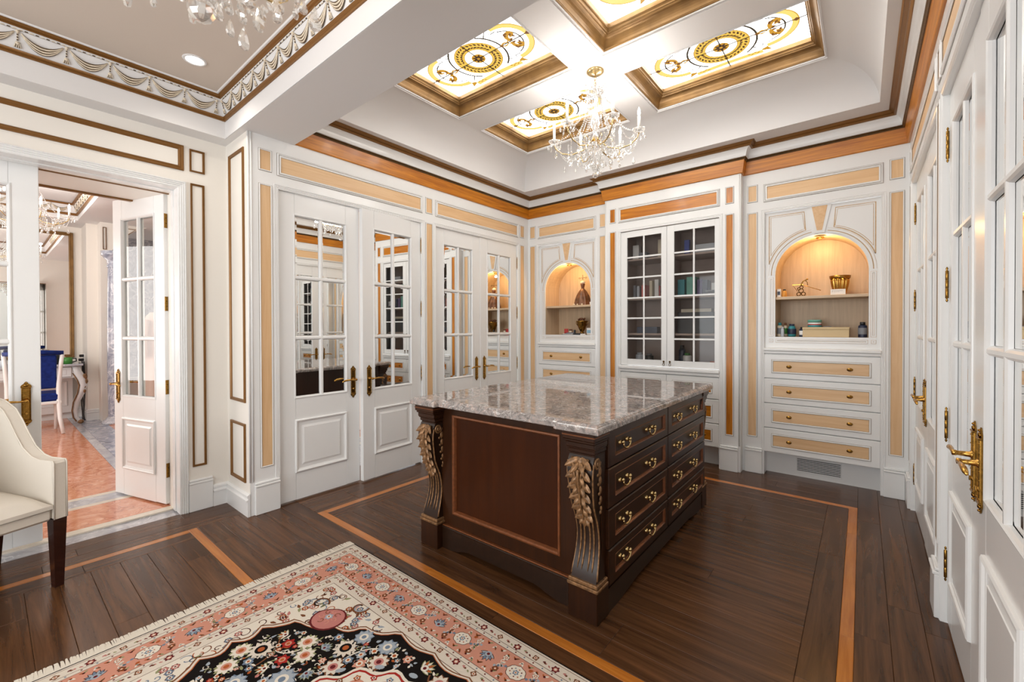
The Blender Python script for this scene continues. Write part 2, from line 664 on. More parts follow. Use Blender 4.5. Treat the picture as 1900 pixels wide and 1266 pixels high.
strip(IX0, -1.9, IY0, IY0 + SW, True)
strip(-1.9, IX1, IY0, IY0 + SW, True)
strip(IX0, -1.6, IY1 - SW, IY1, True)
strip(-1.6, IX1, IY1 - SW, IY1, True)
strip(IX0, IX0 + SW, IY0 + SW, 3.0, False)
strip(IX0, IX0 + SW, 3.0, IY1 - SW, False)
strip(IX1 - SW, IX1, IY0 + SW, 2.4, False)
strip(IX1 - SW, IX1, 2.4, 3.62, False)
strip(IX1 - SW, IX1, 3.62, IY1 - SW, False)
strip(-3.551, -1.8, 0.867, 0.917, True)
strip(-1.8, XR + 0.06, 0.867, 0.917, True)
strip(-3.551, -3.5, -0.5, 0.867, False)

# dressing-room floor beyond the door: marble slabs in bands
vfloor = obj('floor', MB().box(-9.7, XE - 0.02, -2.0, 3.2, -0.06, -0.011), 'grey_marble', label='polished pink marble floor of the dressing room beyond the door', cat='floor', kind='structure')


def slab(x0, x1, y0, y1, mat):
    mb = MB()
    mb.cbox(x0 + 0.001, x1 - 0.001, y0 + 0.001, y1 - 0.001, -0.0112, 0.0, 0.0012)
    return obj('marble_slab', mb, mat, vfloor)


slab(-4.15, -4.07, -0.5, 0.95, 'cream_marble')
slab(-4.62, -4.15, -0.5, 0.95, 'pink_marble')
slab(-4.68, -4.62, -2.0, 3.2, 'cream_marble')
slab(-4.86, -4.68, -2.0, 3.2, 'grey_marble')
slab(-4.92, -4.86, -2.0, 3.2, 'cream_marble')
for x0, x1 in ((-6.1, -4.92), (-7.3, -6.1), (-8.5, -7.3), (-9.7, -8.5)):
    for y0, y1 in ((-2.0, -0.4), (-0.4, 0.8)):
        slab(x0, x1, y0, y1, 'pink_marble')
    slab(x0, x1, 0.8, 0.88, 'grey_marble')
    slab(x0, x1, 0.88, 1.12, 'blue_marble')
    slab(x0, x1, 1.12, 3.2, 'pink_marble')

# ================================================================== WALL PANELLING HELPERS
NARROW = [(0, 0.0006), (0.0035, 0.0006), (0.0035, 0.006), (0.007, 0.0085), (0.011, 0.006), (0.011, 0.0015)]
NARROW_M = [1, 0, 0, 0, 1]
WIDE = [(0, 0.0006), (0.0035, 0.0006), (0.0035, 0.006), (0.010, 0.011), (0.015, 0.004), (0.018, 0.004), (0.018, 0.008), (0.026, 0.010), (0.030, 0.006), (0.030, 0.0015)]
WIDE_M = [1, 0, 0, 0, 1, 0, 0, 0, 1]


def panel(parent, F, u0, u1, v0, v1, mat, wide=False):
    mb = MB()
    mb.T = F
    mb.frame(u0, u1, v0, v1, WIDE if wide else NARROW, ms=WIDE_M if wide else NARROW_M)
    obj('panel_molding', mb, ['white_paint', 'groove'], parent)
    d = 0.030 if wide else 0.011
    mb = MB()
    mb.T = F
    mb.box(u0 + d, u1 - d, v0 + d, v1 - d, 0.0, 0.002)
    return obj('inlay_panel', mb, mat, parent)


BRONZE = [(0, 0.0), (0, 0.010), (0.004, 0.013), (0.008, 0.009), (0.010, 0.009), (0.014, 0.012), (0.018, 0.007), (0.020, 0.0)]


def bronze_frame(parent, F, u0, u1, v0, v1, k=1.0, name='gilt_molding'):
    mb = MB()
    mb.T = F
    mb.frame(u0, u1, v0, v1, [(d * k, n) for d, n in BRONZE])
    return obj(name, mb, 'bronze_trim', parent)


def casing(parent, F, u0, u1, v1, prof, mats='white_paint', v0=0.0, name='door_casing'):
    mb = MB()
    mb.T = F
    mb.sweep([(u0, v0), (u0, v1), (u1, v1), (u1, v0)], prof)
    return obj(name, mb, mats, parent)


CASE = [(-0.034, 0.0), (-0.034, 0.004), (-0.028, 0.006), (-0.025, 0.001), (-0.018, 0.005), (-0.015, 0.001), (-0.008, 0.004), (-0.006, 0.0), (0.0, 0.002), (0.0012, 0.001), (0.0012, -0.03)]


def plinth_block(parent, F, u0, u1, h=0.243, proud=0.02, base=0.0):
    """square block with a double bead at the top"""
    mb = MB()
    mb.T = F
    mb.cbox(u0, u1, 0, h - 0.04, base, proud, 0.003)
    mb.cbox(u0 - 0.001, u1 + 0.001, h - 0.040, h - 0.024, base, proud + 0.006, 0.005)
    mb.cbox(u0 + 0.001, u1 - 0.001, h - 0.022, h - 0.006, base, proud - 0.002, 0.005)
    return obj('plinth_block', mb, 'white_paint', parent)


def wall_mesh(name, F, rects, depth, mat='white_paint', **kw):
    mb = MB()
    mb.T = F
    for u0, u1, v0, v1 in rects:
        mb.box(u0, u1, v0, v1, -depth, 0)
    return obj(name, mb, mat, kind='structure', **kw)


# ------------------------------------------------------------------ left and right closet walls
OPEN = [(1.425, 2.80), (2.985, 4.36)]
DH = 2.432
TOPW = 3.05


def closet_wall(name, F, sg, y_end, label):
    def U(a, b):
        return (a, b) if sg > 0 else (-b, -a)
    rects = []
    for a, b, v0, v1 in ((y_end, 1.425, 0, TOPW), (1.425, 2.80, DH, TOPW), (2.80, 2.985, 0, TOPW), (2.985, 4.36, DH, TOPW), (4.36, YB + 0.16, 0, TOPW)):
        u0, u1 = U(a, b)
        rects.append((u0, u1, v0, v1))
    w = wall_mesh(name, F, rects, 0.12, label=label, cat='wall')
    for a, b in ((1.286, 1.380), (2.848, 2.942), (4.40, 4.494)):
        u0, u1 = U(a, b)
        panel(w, F, u0, u1, 2.54, 2.704, 'maple_z')
        panel(w, F, u0, u1, 0.335, 2.446, 'maple_z')
    for a, b in ((1.415, 2.812), (2.978, 4.368)):
        u0, u1 = U(a, b)
        panel(w, F, u0, u1, 2.53, 2.704, 'maple_y', True)
    for a, b in OPEN:
        u0, u1 = U(a, b)
        casing(w, F, u0, u1, DH, CASE)
    for a, b in ((1.245, 1.418), (2.815, 2.970), (4.375, 4.56)):
        u0, u1 = U(a, b)
        plinth_block(w, F, u0, u1)
    return w


wall_left = closet_wall('wall_left', FL, 1, YR + 0.003, 'white panelled wall of mirrored closet doors with maple inlays')
wall_right = closet_wall('wall_right', FR, -1, -2.7, 'white panelled wall with closet doors running towards the foreground')
# small bead up the projecting corner of the closet
mb = MB()
mb.tube([(XL - 0.002, YR + 0.003, 0.245), (XL - 0.002, YR + 0.003, 2.80)], 0.007, 8)
mb.tube([(XL + 0.001, YR + 0.022, 0.245), (XL + 0.001, YR + 0.022, 2.80)], 0.005, 8)
obj('corner_bead', mb, 'white_paint', wall_left)

# ------------------------------------------------------------------ return wall, entry wall
wall_return = wall_mesh('wall_return', FRT, [(XE - 0.1, XL - 0.002, 0, 3.05)], 0.09, 'white_wall', label='short white end wall with two gilt outlined panels beside closet', cat='wall')
bronze_frame(wall_return, FRT, -3.805, -3.512, 0.822, 2.70, 1.15)
bronze_frame(wall_return, FRT, -3.805, -3.518, 0.232, 0.665, 1.15)
OE0, OE1, OEH = -0.47, 0.905, 2.405
wall_entry = wall_mesh('wall_entry', FE, [(OE1, YR + 0.09, 0, 3.05), (OE0, OE1, OEH, 3.05), (-2.7, OE0, 0, 3.05)], 0.70, 'white_wall', label='warm tinted white wall with gilt outlined panels around the open double doorway', cat='wall')
bronze_frame(wall_entry, FE, -0.50, 0.943, 2.535, 2.719, 1.7)
bronze_frame(wall_entry, FE, 0.978, 1.073, 2.542, 2.709, 0.7)
bronze_frame(wall_entry, FE, 0.982, 1.070, 0.333, 2.455, 0.7)
ECASE = [(-0.05, 0.0), (-0.05, 0.012), (-0.042, 0.016), (-0.038, 0.008), (-0.030, 0.013), (-0.026, 0.005), (-0.018, 0.010), (-0.014, 0.003), (-0.006, 0.006), (0.0, 0.002), (0.0012, 0.001), (0.0012, -0.10), (0.007, -0.10), (0.007, -0.16), (0.0, -0.16)]
casing(wall_entry, FE, OE0, OE1, OEH, ECASE)
plinth_block(wall_entry, FE, 0.957, 1.108, 0.243, 0.02)
BB = [(0, 0), (0.018, 0), (0.018, 0.108), (0.026, 0.112), (0.026, 0.122), (0.014, 0.128), (0.014, 0.136), (0.020, 0.142), (0.020, 0.154), (0.006, 0.164), (0.0, 0.165)]
bbd = MB()
bbd.sweep([(XE, 1.108), (XE, YR), (XL + 0.004, YR)], BB)
bbd.poly([(XL + 0.004, YR - d_, z_) for d_, z_ in BB])
obj('baseboard_left', bbd, 'white_paint', kind='structure', label='white moulded baseboard in the corner beside the closet end', cat='baseboard')
# dark lines across the deep door head
mb = MB()
mb.box(-4.135, -4.118, OE0, OE1, OEH - 0.006, OEH + 0.01)
mb.cbox(-4.585, -4.545, OE0, OE1, OEH - 0.012, OEH + 0.01, 0.004)
obj('head_trim', mb, 'bronze_trim', wall_entry)

# wall behind the photographer
wall_front = obj('wall_front', MB().box(XE - 0.1, XR + 0.2, -2.8, -2.7, 0, 3.1), 'white_wall', kind='structure', label='plain white wall behind the photographer', cat='wall')

# ------------------------------------------------------------------ back wall with the projecting centre bay
CX = -1.5825
NI0, NI1 = -0.708, 0.118           # niche opening, right-hand unit
LNI0, LNI1 = 2 * CX - NI1, 2 * CX - NI0
BY0, BY1 = -2.279, -0.885          # bay
BO0, BO1 = -2.092, -1.072          # bay opening
rects = [(XL - 0.1, LNI0, 0, TOPW), (LNI0, LNI1, 2.432, TOPW), (LNI1, BY0 + 0.05, 0, TOPW), (BY1 - 0.05, NI0, 0, TOPW), (NI0, NI1, 2.432, TOPW), (NI1, XR + 0.1, 0, TOPW)]
wall_back = wall_mesh('wall_back', FB, rects, 0.14, label='white panelled back wall with a projecting centre bay', cat='wall')
mb = MB()
mb.T = FBAY
for a, b, v0, v1 in ((BY0, BO0, 0.0, TOPW), (BO0, BO1, 2.432, TOPW), (BO1, BY1, 0, TOPW)):
    mb.box(a, b, v0, v1, -0.2, 0)
obj('centre_bay', mb, 'white_paint', wall_back)


def mir(a, b):
    return 2 * CX - b, 2 * CX - a


for a, b in ((-0.850, -0.762), (0.165, 0.257)):
    for u0, u1 in ((a, b), mir(a, b)):
        panel(wall_back, FB, u0, u1, 2.54, 2.704, 'maple_z')
        panel(wall_back, FB, u0, u1, 0.335, 2.446, 'maple_z')
for u0, u1 in ((-0.716, 0.130), mir(-0.716, 0.130)):
    panel(wall_back, FB, u0, u1, 2.526, 2.694, 'maple_x', True)
for a, b in ((-1.020, -0.942),):
    for u0, u1 in ((a, b), mir(a, b)):
        panel(wall_back, FBAY, u0, u1, 2.54, 2.704, 'amber_z')
        panel(wall_back, FBAY, u0, u1, 0.335, 2.446, 'amber_z')
panel(wall_back, FBAY, -2.118, -1.066, 2.532, 2.704, 'amber_x', True)
for u0, u1 in ((-1.062, -0.905), mir(-1.062, -0.905)):
    plinth_block(wall_back, FBAY, u0, u1)
for a, b in ((-0.865, -0.722), (0.135, 0.265)):
    for u0, u1 in ((a, b), mir(a, b)):
        plinth_block(wall_back, FB, u0, u1)
NCASE = [(-0.030, 0.0), (-0.030, 0.003), (-0.024, 0.005), (-0.021, 0.001), (-0.012, 0.004), (-0.009, 0.0), (0, 0.002), (0.0012, 0.001), (0.0012, -0.04)]
casing(wall_back, FB, NI0, NI1, 2.432, NCASE)
casing(wall_back, FB, LNI0, LNI1, 2.432, NCASE)
casing(wall_back, FBAY, BO0, BO1, 2.432, NCASE)
# vertical reeds at the bay's corners
for x in (BY1 - 0.012, BY0 + 0.012):
    mb = MB()
    mb.tube([(x, YBAY - 0.001, 0.245), (x, YBAY - 0.001, 2.81)], 0.006, 8)
    obj('corner_bead', mb, 'white_paint', wall_back)

# ------------------------------------------------------------------ crown round the coffered end
PATH = [(XL, 1.53), (XL, YB), (BY0, YB), (BY0, YBAY), (BY1, YBAY), (BY1, YB), (XR, YB), (XR, 1.53)]
mb = MB()
mb.sweep(PATH, [(0.0, 2.808), (0.012, 2.808), (0.016, 2.812), (0.034, 2.924), (0.0, 2.924)])
for q in range(len(mb.m)):
    mb.m[q] = 1 if (q // 4) in (1, 3, 5) else 0
obj('trim_1', mb, ['amber_y', 'amber_x'], kind='structure', label='orange stained wood frieze band at the top of walls', cat='trim')
mb = MB()
mb.sweep(PATH, [(0.0, 2.923), (0.040, 2.923), (0.044, 2.928), (0.038, 2.931), (0.046, 2.934), (0.040, 2.937), (0.050, 2.941), (0.046, 2.946), (0.0, 2.947)])
obj('trim_2', mb, 'ridge_dark', kind='structure', label='thin dark ridged beading above the orange wood band', cat='trim')
mb = MB()
pr = [(0.046, 2.945), (0.05, 2.948)]
for k in range(7):
    t = k / 6 * PI / 2
    pr.append((0.052 + 0.036 * (1 - math.cos(t)), 2.950 + 0.070 * math.sin(t)))
mb.sweep(PATH, pr + [(0.0, 3.021)])
obj('trim_3', mb, 'white_paint', kind='structure', label='white curved crown moulding between the wood band and bronze', cat='trim')
mb = MB()
mb.sweep(PATH, [(0.0, 3.019), (0.088, 3.019), (0.098, 3.022), (0.103, 3.030), (0.100, 3.036), (0.104, 3.038), (0.116, 3.044), (0.122, 3.053), (0.13, 3.055), (0.13, 3.065), (0, 3.065)])
obj('trim_4', mb, 'bronze_trim', kind='structure', label='bronze painted moulding under the vaulted plaster cove', cat='trim')

# ------------------------------------------------------------------ coffered ceiling
ZC = 3.35
CVX0, CVX1, CVY0, CVY1 = XL + 0.188, XR - 0.188, 1.74, 4.262     # cove springing
FX0, FX1, FY0, FY1 = -2.99, -0.175, 2.03, 3.972                  # flat part
PX = [(-2.945, -1.738), (-1.452, -0.216)]
PY = [(2.10, 2.842), (3.165, 3.905)]
mb = MB()
xs = [FX0, PX[0][0], PX[0][1], PX[1][0], PX[1][1], FX1]
ys = [FY0, PY[0][0], PY[0][1], PY[1][0], PY[1][1], FY1]
for i in range(5):
    for j in range(5):
        if i in (1, 3) and j in (1, 3):
            continue
        mb.quad((xs[i], ys[j], ZC), (xs[i + 1], ys[j], ZC), (xs[i + 1], ys[j + 1], ZC), (xs[i], ys[j + 1], ZC))
# curved cove between the soffit and the flat
N = 24
rings = []
for k in range(N + 1):
    t = k / N * PI / 2
    a, b = 1 - math.cos(t), math.sin(t)
    z = 3.056 + (ZC - 3.056) * b
    rings.append((CVX0 + (FX0 - CVX0) * a, CVX1 + (FX1 - CVX1) * a, CVY0 + (FY0 - CVY0) * a, CVY1 + (FY1 - CVY1) * a, z))
for q in range(4):
    r = (q + 1) % 4
    vs = []
    for A in rings:
        ca = [(A[0], A[2]), (A[1], A[2]), (A[1], A[3]), (A[0], A[3])]
        vs += [(*ca[q], A[4]), (*ca[r], A[4])]
    mb.add(vs, [(2 * k, 2 * k + 1, 2 * k + 3, 2 * k + 2) for k in range(N)], 0, True)
# narrow soffit behind the bronze moulding
ox0, ox1, oy0, oy1 = XL, XR, 1.53, YB
ca = [(ox0, oy0), (ox1, oy0), (ox1, oy1), (ox0, oy1)]
cb = [(CVX0, CVY0), (CVX1, CVY0), (CVX1, CVY1), (CVX0, CVY1)]
for q in range(4):
    r = (q + 1) % 4
    mb.add([(*ca[q], 3.056), (*ca[r], 3.056), (*cb[r], 3.056), (*cb[q], 3.056)], [(0, 1, 2, 3)])
ceiling = obj('ceiling', mb, 'ceiling_white', kind='structure', label='white coved ceiling with four recessed glass panels', cat='ceiling')
# beam between the two halves of the room
mb = MB()
mb.box(XE - 0.1, XR + 0.1, 1.168, 1.545, 2.8025, 3.4)
obj('ceiling_beam', mb, 'ceiling_white', kind='structure', label='wide plain plaster beam crossing the ceiling', cat='beam')

# ------------------------------------------------------------------ tray ceiling of the near half
TX0, TX1, TY0, TY1 = -3.735, 0.125, -2.54, 1.165
mb = MB()
ca = [(XE - 0.05, -2.7), (XR + 0.05, -2.7), (XR + 0.05, 1.17), (XE - 0.05, 1.17)]
cb = [(TX0, TY0), (TX1, TY0), (TX1, TY1), (TX0, TY1)]
for q in (0, 1, 3):
    r = (q + 1) % 4
    mb.add([(*ca[q], 2.803), (*ca[r], 2.803), (*cb[r], 2.803), (*cb[q], 2.803)], [(0, 1, 2, 3)])
TP = [(TX0, TY0), (TX0, TY1), (TX1, TY1), (TX1, TY0)]
mb.sweep(TP, [(0.0, 2.803), (0.0, 2.938)], closed=True)
mb.sweep(TP, [(0.0, 2.938), (0.010, 2.956), (0.042, 3.074), (0.05, 3.098), (0.05, 3.101)], closed=True)
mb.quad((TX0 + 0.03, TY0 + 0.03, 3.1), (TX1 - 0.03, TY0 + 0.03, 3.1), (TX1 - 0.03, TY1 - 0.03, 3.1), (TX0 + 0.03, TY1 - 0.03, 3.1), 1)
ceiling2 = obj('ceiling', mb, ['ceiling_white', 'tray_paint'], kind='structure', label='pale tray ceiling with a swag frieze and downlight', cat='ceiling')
mb = MB()
mb.sweep(TP, [(-0.002, 2.929), (0.008, 2.929), (0.012, 2.935), (0.010, 2.940), (0.018, 2.947), (0.020, 2.955), (0.012, 2.958)], closed=True)
obj('trim_5', mb, 'bronze_trim', kind='structure', label='lower bronze moulding of the swag frieze', cat='trim')
mb = MB()
mb.sweep(TP, [(0.040, 3.071), (0.046, 3.071), (0.050, 3.075), (0.048, 3.079), (0.056, 3.083), (0.060, 3.088), (0.064, 3.090), (0.064, 3.095), (0.04, 3.097)], closed=True)
obj('trim_6', mb, 'bronze_trim', kind='structure', label='upper bronze moulding where the frieze meets the ceiling', cat='trim')
mb = MB()
mb.sweep(TP, [(0.060, 3.093), (0.072, 3.094), (0.078, 3.1005), (0.06, 3.1005)], closed=True)
obj('trim_7', mb, 'ceiling_white', kind='structure', label='slim white fillet above the upper bronze moulding', cat='trim')

# swags and tassels on the frieze: local x along, y up the slope, z out of it
plain('swag_paint', C(222, 208, 186), 0.5, vary=0.14, bscale=60)
plain('swag_dark', C(92, 74, 52), 0.6)
PER = 0.193
SL = math.hypot(0.032, 0.118)


def swag_mesh():
    mb = MB()
    for k, (y0, dip, r, m) in enumerate(((0.094, 0.040, 0.0030, 1), (0.093, 0.047, 0.0045, 0), (0.092, 0.053, 0.0032, 1), (0.090, 0.059, 0.0045, 0), (0.089, 0.064, 0.0030, 1), (0.087, 0.069, 0.0036, 0), (0.086, 0.073, 0.0018, 1))):
        pts, rs = [], []
        for i in range(13):
            t = i / 12
            x = 0.014 + (PER - 0.028) * t
            sag = 1 - (2 * t - 1) ** 2
            pts.append((x, y0 - dip * sag, 0.004 + 0.006 * sag))
            rs.append(r * (0.45 + 0.75 * sag))
        mb.tube(pts, rs, 6, m)
    return mb.mesh('swag', ['swag_paint', 'swag_dark'])


def tassel_mesh():
    mb = MB()
    mb.ball((0, 0.098, 0.005), 0.009, 8, 5, 0)
    for i in range(6):
        mb.ball((0, 0.088 - i * 0.0072, 0.005), 0.0042, 6, 4, i % 2)
    mb.ball((0, 0.036, 0.006), 0.010, 8, 5, 0, (1, 1, 0.8))
    for i in range(7):
        a = (i - 3) / 3
        mb.tube([(a * 0.006, 0.036, 0.008), (a * 0.013, 0.012, 0.007)], [0.0022, 0.003], 5, i % 2)
    return mb.mesh('tassel', ['swag_paint', 'swag_dark'])


def bead_mesh():
    mb = MB()
    for i in range(9):
        x = 0.012 + (PER - 0.024) * i / 8
        mb.cbox(x - 0.0065, x + 0.0065, 0.107, 0.1125, 0, 0.003, 0.001, 1 if i % 2 else 0)
    mb.box(0.004, PER - 0.004, 0.1045, 0.1058, 0, 0.0015, 1)
    return mb.mesh('bead_row', ['swag_paint', 'swag_dark'])


SWM, TAM, BEM = swag_mesh(), tassel_mesh(), bead_mesh()


def frieze_frame(p, u, nrm):
    """u along the wall, slope direction up = into the room and up"""
    u = Vector(u)
    up = (Vector(nrm) * 0.032 + Vector((0, 0, 0.118))).normalized()
    n = u.cross(up)
    if n.z > 0:
        n = -n
    m = Matrix.Identity(4)
    for i in range(3):
        m[i][0], m[i][1], m[i][2], m[i][3] = u[i], up[i], n[i], p[i]
    return m


for i in range(7):
    y = 1.10 - (i + 1) * PER
    f = frieze_frame((TX0 + 0.010, y, 2.956), (0, 1, 0), (1, 0, 0))
    link('swag', SWM, ceiling2, f)
    link('bead_row', BEM, ceiling2, f)
    link('tassel', TAM, ceiling2, f @ T(PER, 0, 0))
for i in range(11):
    x = TX0 + 0.060 + i * PER
    f = frieze_frame((x, TY1 - 0.010, 2.956), (1, 0, 0), (0, -1, 0))
    link('swag', SWM, ceiling2, f)
    link('bead_row', BEM, ceiling2, f)
    link('tassel', TAM, ceiling2, f)

# recessed downlights of the tray
dl_lab = ['round recessed downlight in the tray ceiling near the frieze corner', 'round recessed downlight above the armchair', 'round recessed downlight over the rug', 'round recessed downlight near the camera end']
for k, (x, y) in enumerate(((-3.338, 0.873), (-3.338, -0.9), (-0.40, 0.60), (-0.40, -0.9))):
    e = empty('downlight', T(x, y, 3.0995), label=dl_lab[k], cat='downlight')
    mb = MB()
    mb.lathe([(0.048, 0.0), (0.050, -0.004), (0.062, -0.005), (0.066, 0.0)], seg=24)
    obj('trim_ring', mb, 'ceiling_white', e)
    mb = MB()
    mb.lathe([(0.0, -0.0015), (0.048, -0.0015)], seg=24)
    obj('lens', mb, 'lamp_disc', e)
    spot_light('downlight_lamp', (x, y, 3.075), 7.5, (1.0, 0.93, 0.84))
# ================================================================== DOORS
DW, DHT = 0.685, 2.418
GU0, GU1 = 0.128, 0.557
GV0, GV1 = 0.812, 2.248
ROWS = [GV0, 1.280, 1.760, GV1]
GUM = (GU0 + GU1) / 2


def door_meshes():
    d = {}
    mb = MB()
    th = -0.042
    mb.cbox(0, GU0, 0, DHT, th, 0, 0.003)
    mb.cbox(GU1, DW, 0, DHT, th, 0, 0.003)
    mb.box(GU0, GU1, GV1, DHT, th, -0.0001)
    mb.box(GU0, GU1, 0, GV0, th, -0.0001)
    d['leaf_frame'] = mb.mesh('leaf_frame', 'white_paint')
    mb = MB()
    mb.frame(GU0 - 0.012, GU1 + 0.012, GV0 - 0.012, GV1 + 0.012, [(0, 0.0), (0.001, 0.004), (0.007, 0.006), (0.012, 0.002), (0.017, -0.006), (0.019, -0.014)])
    d['glazing_bead'] = mb.mesh('glazing_bead', 'white_paint')
    # glazing bars: chamfered profile
    pr = [(-0.017, -0.014), (-0.013, -0.004), (-0.006, 0.001), (0.006, 0.001), (0.013, -0.004), (0.017, -0.014)]
    mb = MB()
    vs = [(GUM + a, v, n) for v in (GV0, GV1) for a, n in pr]
    mb.add(vs, [(i, i + 1, i + 7, i + 6) for i in range(5)])
    d['muntin_v'] = mb.mesh('muntin', 'white_paint')
    for k in (1, 2):
        mb = MB()
        vs = [(u, ROWS[k] + a, n + 0.0006) for u in (GU0, GU1) for a, n in pr]
        mb.add(vs, [(i, i + 1, i + 7, i + 6) for i in range(5)])
        d['muntin_h%d' % k] = mb.mesh('muntin', 'white_paint')
    for mat in ('mirror', 'clear_glass'):
        for c in range(2):
            for r in range(3):
                u0, u1 = (GU0, GUM) if c == 0 else (GUM, GU1)
                v0, v1 = ROWS[r], ROWS[r + 1]
                mb = MB()
                b = 0.022
                mb.frame(u0, u1, v0, v1, [(0, -0.016), (b, -0.0145)])
                mb.quad((u0 + b, v0 + b, -0.0145), (u1 - b, v0 + b, -0.0145), (u1 - b, v1 - b, -0.0145), (u0 + b, v1 - b, -0.0145))
                d['%s_%d%d' % (mat, c, r)] = mb.mesh('mirror_pane' if mat == 'mirror' else 'glass_pane', mat)
    P0, P1, Q0, Q1 = 0.120, 0.560, 0.215, 0.635
    mb = MB()
    mb.frame(P0, P1, Q0, Q1, [(0, 0), (0.001, 0.010), (0.008, 0.014), (0.016, 0.011), (0.020, 0.004), (0.026, 0.002), (0.030, -0.003)])
    d['panel_molding'] = mb.mesh('panel_molding', 'white_paint')
    mb = MB()
    i = 0.030
    mb.frame(P0 + i, P1 - i, Q0 + i, Q1 - i, [(0, -0.003), (0.012, -0.003), (0.036, 0.004), (0.038, 0.007), (0.042, 0.007)])
    i += 0.042
    mb.quad((P0 + i, Q0 + i, 0.007), (P1 - i, Q0 + i, 0.007), (P1 - i, Q1 - i, 0.007), (P0 + i, Q1 - i, 0.007))
    d['raised_panel'] = mb.mesh('raised_panel', 'white_paint')
    # hinge: pin with finials and a leaf plate
    mb = MB()
    prof = [(0.0, -0.085), (0.003, -0.080), (0.0055, -0.072), (0.003, -0.066), (0.0065, -0.062), (0.0065, -0.02), (0.0058, -0.019), (0.0058, -0.017), (0.0065, -0.016), (0.0065, 0.018), (0.0058, 0.019), (0.0058, 0.021), (0.0065, 0.022), (0.0065, 0.062), (0.003, 0.066), (0.0055, 0.072), (0.003, 0.080), (0.0, 0.085)]
    mb.lathe([(r, z) for r, z in prof], (0, 0, 0), 10, axis=1)
    d['hinge'] = mb.mesh('hinge', 'antique_brass')
    # handle plate with pointed crest top and bottom
    mb = MB()
    w, h = 0.021, 0.105
    out = [(-w, -h), (-w, h), (-w * 1.15, h + 0.004), (-w * 0.95, h + 0.014), (-w * 0.5, h + 0.022), (-w * 0.3, h + 0.030), (0, h + 0.036), (w * 0.3, h + 0.030), (w * 0.5, h + 0.022), (w * 0.95, h + 0.014), (w * 1.15, h + 0.004), (w, h), (w, -h), (w * 1.15, -h - 0.004), (w * 0.95, -h - 0.014), (w * 0.5, -h - 0.022), (w * 0.3, -h - 0.030), (0, -h - 0.036), (-w * 0.3, -h - 0.030), (-w * 0.5, -h - 0.022), (-w * 0.95, -h - 0.014), (-w * 1.15, -h - 0.004)]
    mb.prism(out, 0, 0.004)
    mb.frame(-w, w, -h, h, [(0, 0.004), (0.001, 0.008), (0.005, 0.009), (0.007, 0.005)])
    for sy in (-1, 1):
        mb.ball((0, sy * (h + 0.012), 0.005), 0.009, 8, 5, 0, (1.4, 1, 0.6))
        mb.ball((0, sy * (h + 0.026), 0.005), 0.005, 8, 5, 0)
        mb.cbox(-w * 1.1, w * 1.1, sy * h - 0.004, sy * h + 0.004, 0, 0.011, 0.003)
    for k in range(7):
        for sx in (-1, 1):
            mb.ball((sx * (w - 0.003), -0.09 + k * 0.03, 0.008), 0.003, 6, 4)
    d['handle_plate'] = mb.mesh('handle_plate', 'antique_brass')
    mb = MB()
    mb.lathe([(0.014, 0.004), (0.014, 0.010), (0.010, 0.014), (0.008, 0.045), (0.010, 0.048), (0.010, 0.058), (0.0, 0.060)], (0, 0.022, 0), 12)
    pts = [(0.0, 0.022, 0.052), (-0.03, 0.021, 0.053), (-0.06, 0.024, 0.053), (-0.095, 0.022, 0.053), (-0.118, 0.016, 0.052), (-0.128, 0.010, 0.050)]
    mb.tube(pts, [0.008, 0.0055, 0.0075, 0.0085, 0.0075, 0.004], 10)
    d['lever'] = mb.mesh('lever', 'brass')
    mb = MB()
    mb.lathe([(0.0, 0.012), (0.006, 0.011), (0.008, 0.006), (0.008, 0.004)], (0, -0.06, 0), 10)
    mb.cbox(-0.003, 0.003, -0.068, -0.052, 0.006, 0.016, 0.001)
    d['thumb_turn'] = mb.mesh('thumb_turn', 'brass')
    return d


DM = door_meshes()
_dn = [0]


def door(mat4, hinge_left, label, glass='mirror', two_sided=False, hinges=True, handle=True):
    _dn[0] += 1
    root = empty('door_%d' % _dn[0], mat4, label=label, cat='door', kind='structure')
    link('leaf_frame', DM['leaf_frame'], root)
    sides = [Matrix.Identity(4)]
    if two_sided:
        sides.append(T(DW, 0, -0.042) @ Matrix.Rotation(PI, 4, 'Y'))
    for s in sides:
        link('glazing_bead', DM['glazing_bead'], root, s)
        for k in ('muntin_v', 'muntin_h1', 'muntin_h2'):
            link('muntin', DM[k], root, s)
        link('panel_molding', DM['panel_molding'], root, s)
        link('raised_panel', DM['raised_panel'], root, s)
    for c in range(2):
        for r in range(3):
            link('mirror_pane' if glass == 'mirror' else 'glass_pane', DM['%s_%d%d' % (glass, c, r)], root)
    hu = -0.003 if hinge_left else DW + 0.003
    if hinges:
        for v in (0.26, 0.905, 1.55, 2.19):
            link('hinge', DM['hinge'], root, T(hu, v, 0.006))
    if handle:
        lu = DW - 0.064 if hinge_left else 0.064
        fl = Matrix.Identity(4) if hinge_left else Matrix.Scale(-1, 4, (1, 0, 0))
        p = link('handle_plate', DM['handle_plate'], root, T(lu, 0.887, 0.0005) @ fl)
        link('lever', DM['lever'], p)
        link('thumb_turn', DM['thumb_turn'], p)
        if two_sided:
            back = T(lu, 0.887, -0.0425) @ Matrix.Rotation(PI, 4, 'Y') @ Matrix.Scale(-1, 4, (1, 0, 0)) @ fl
            p = link('handle_plate', DM['handle_plate'], root, back)
            link('lever', DM['lever'], p)
    return root


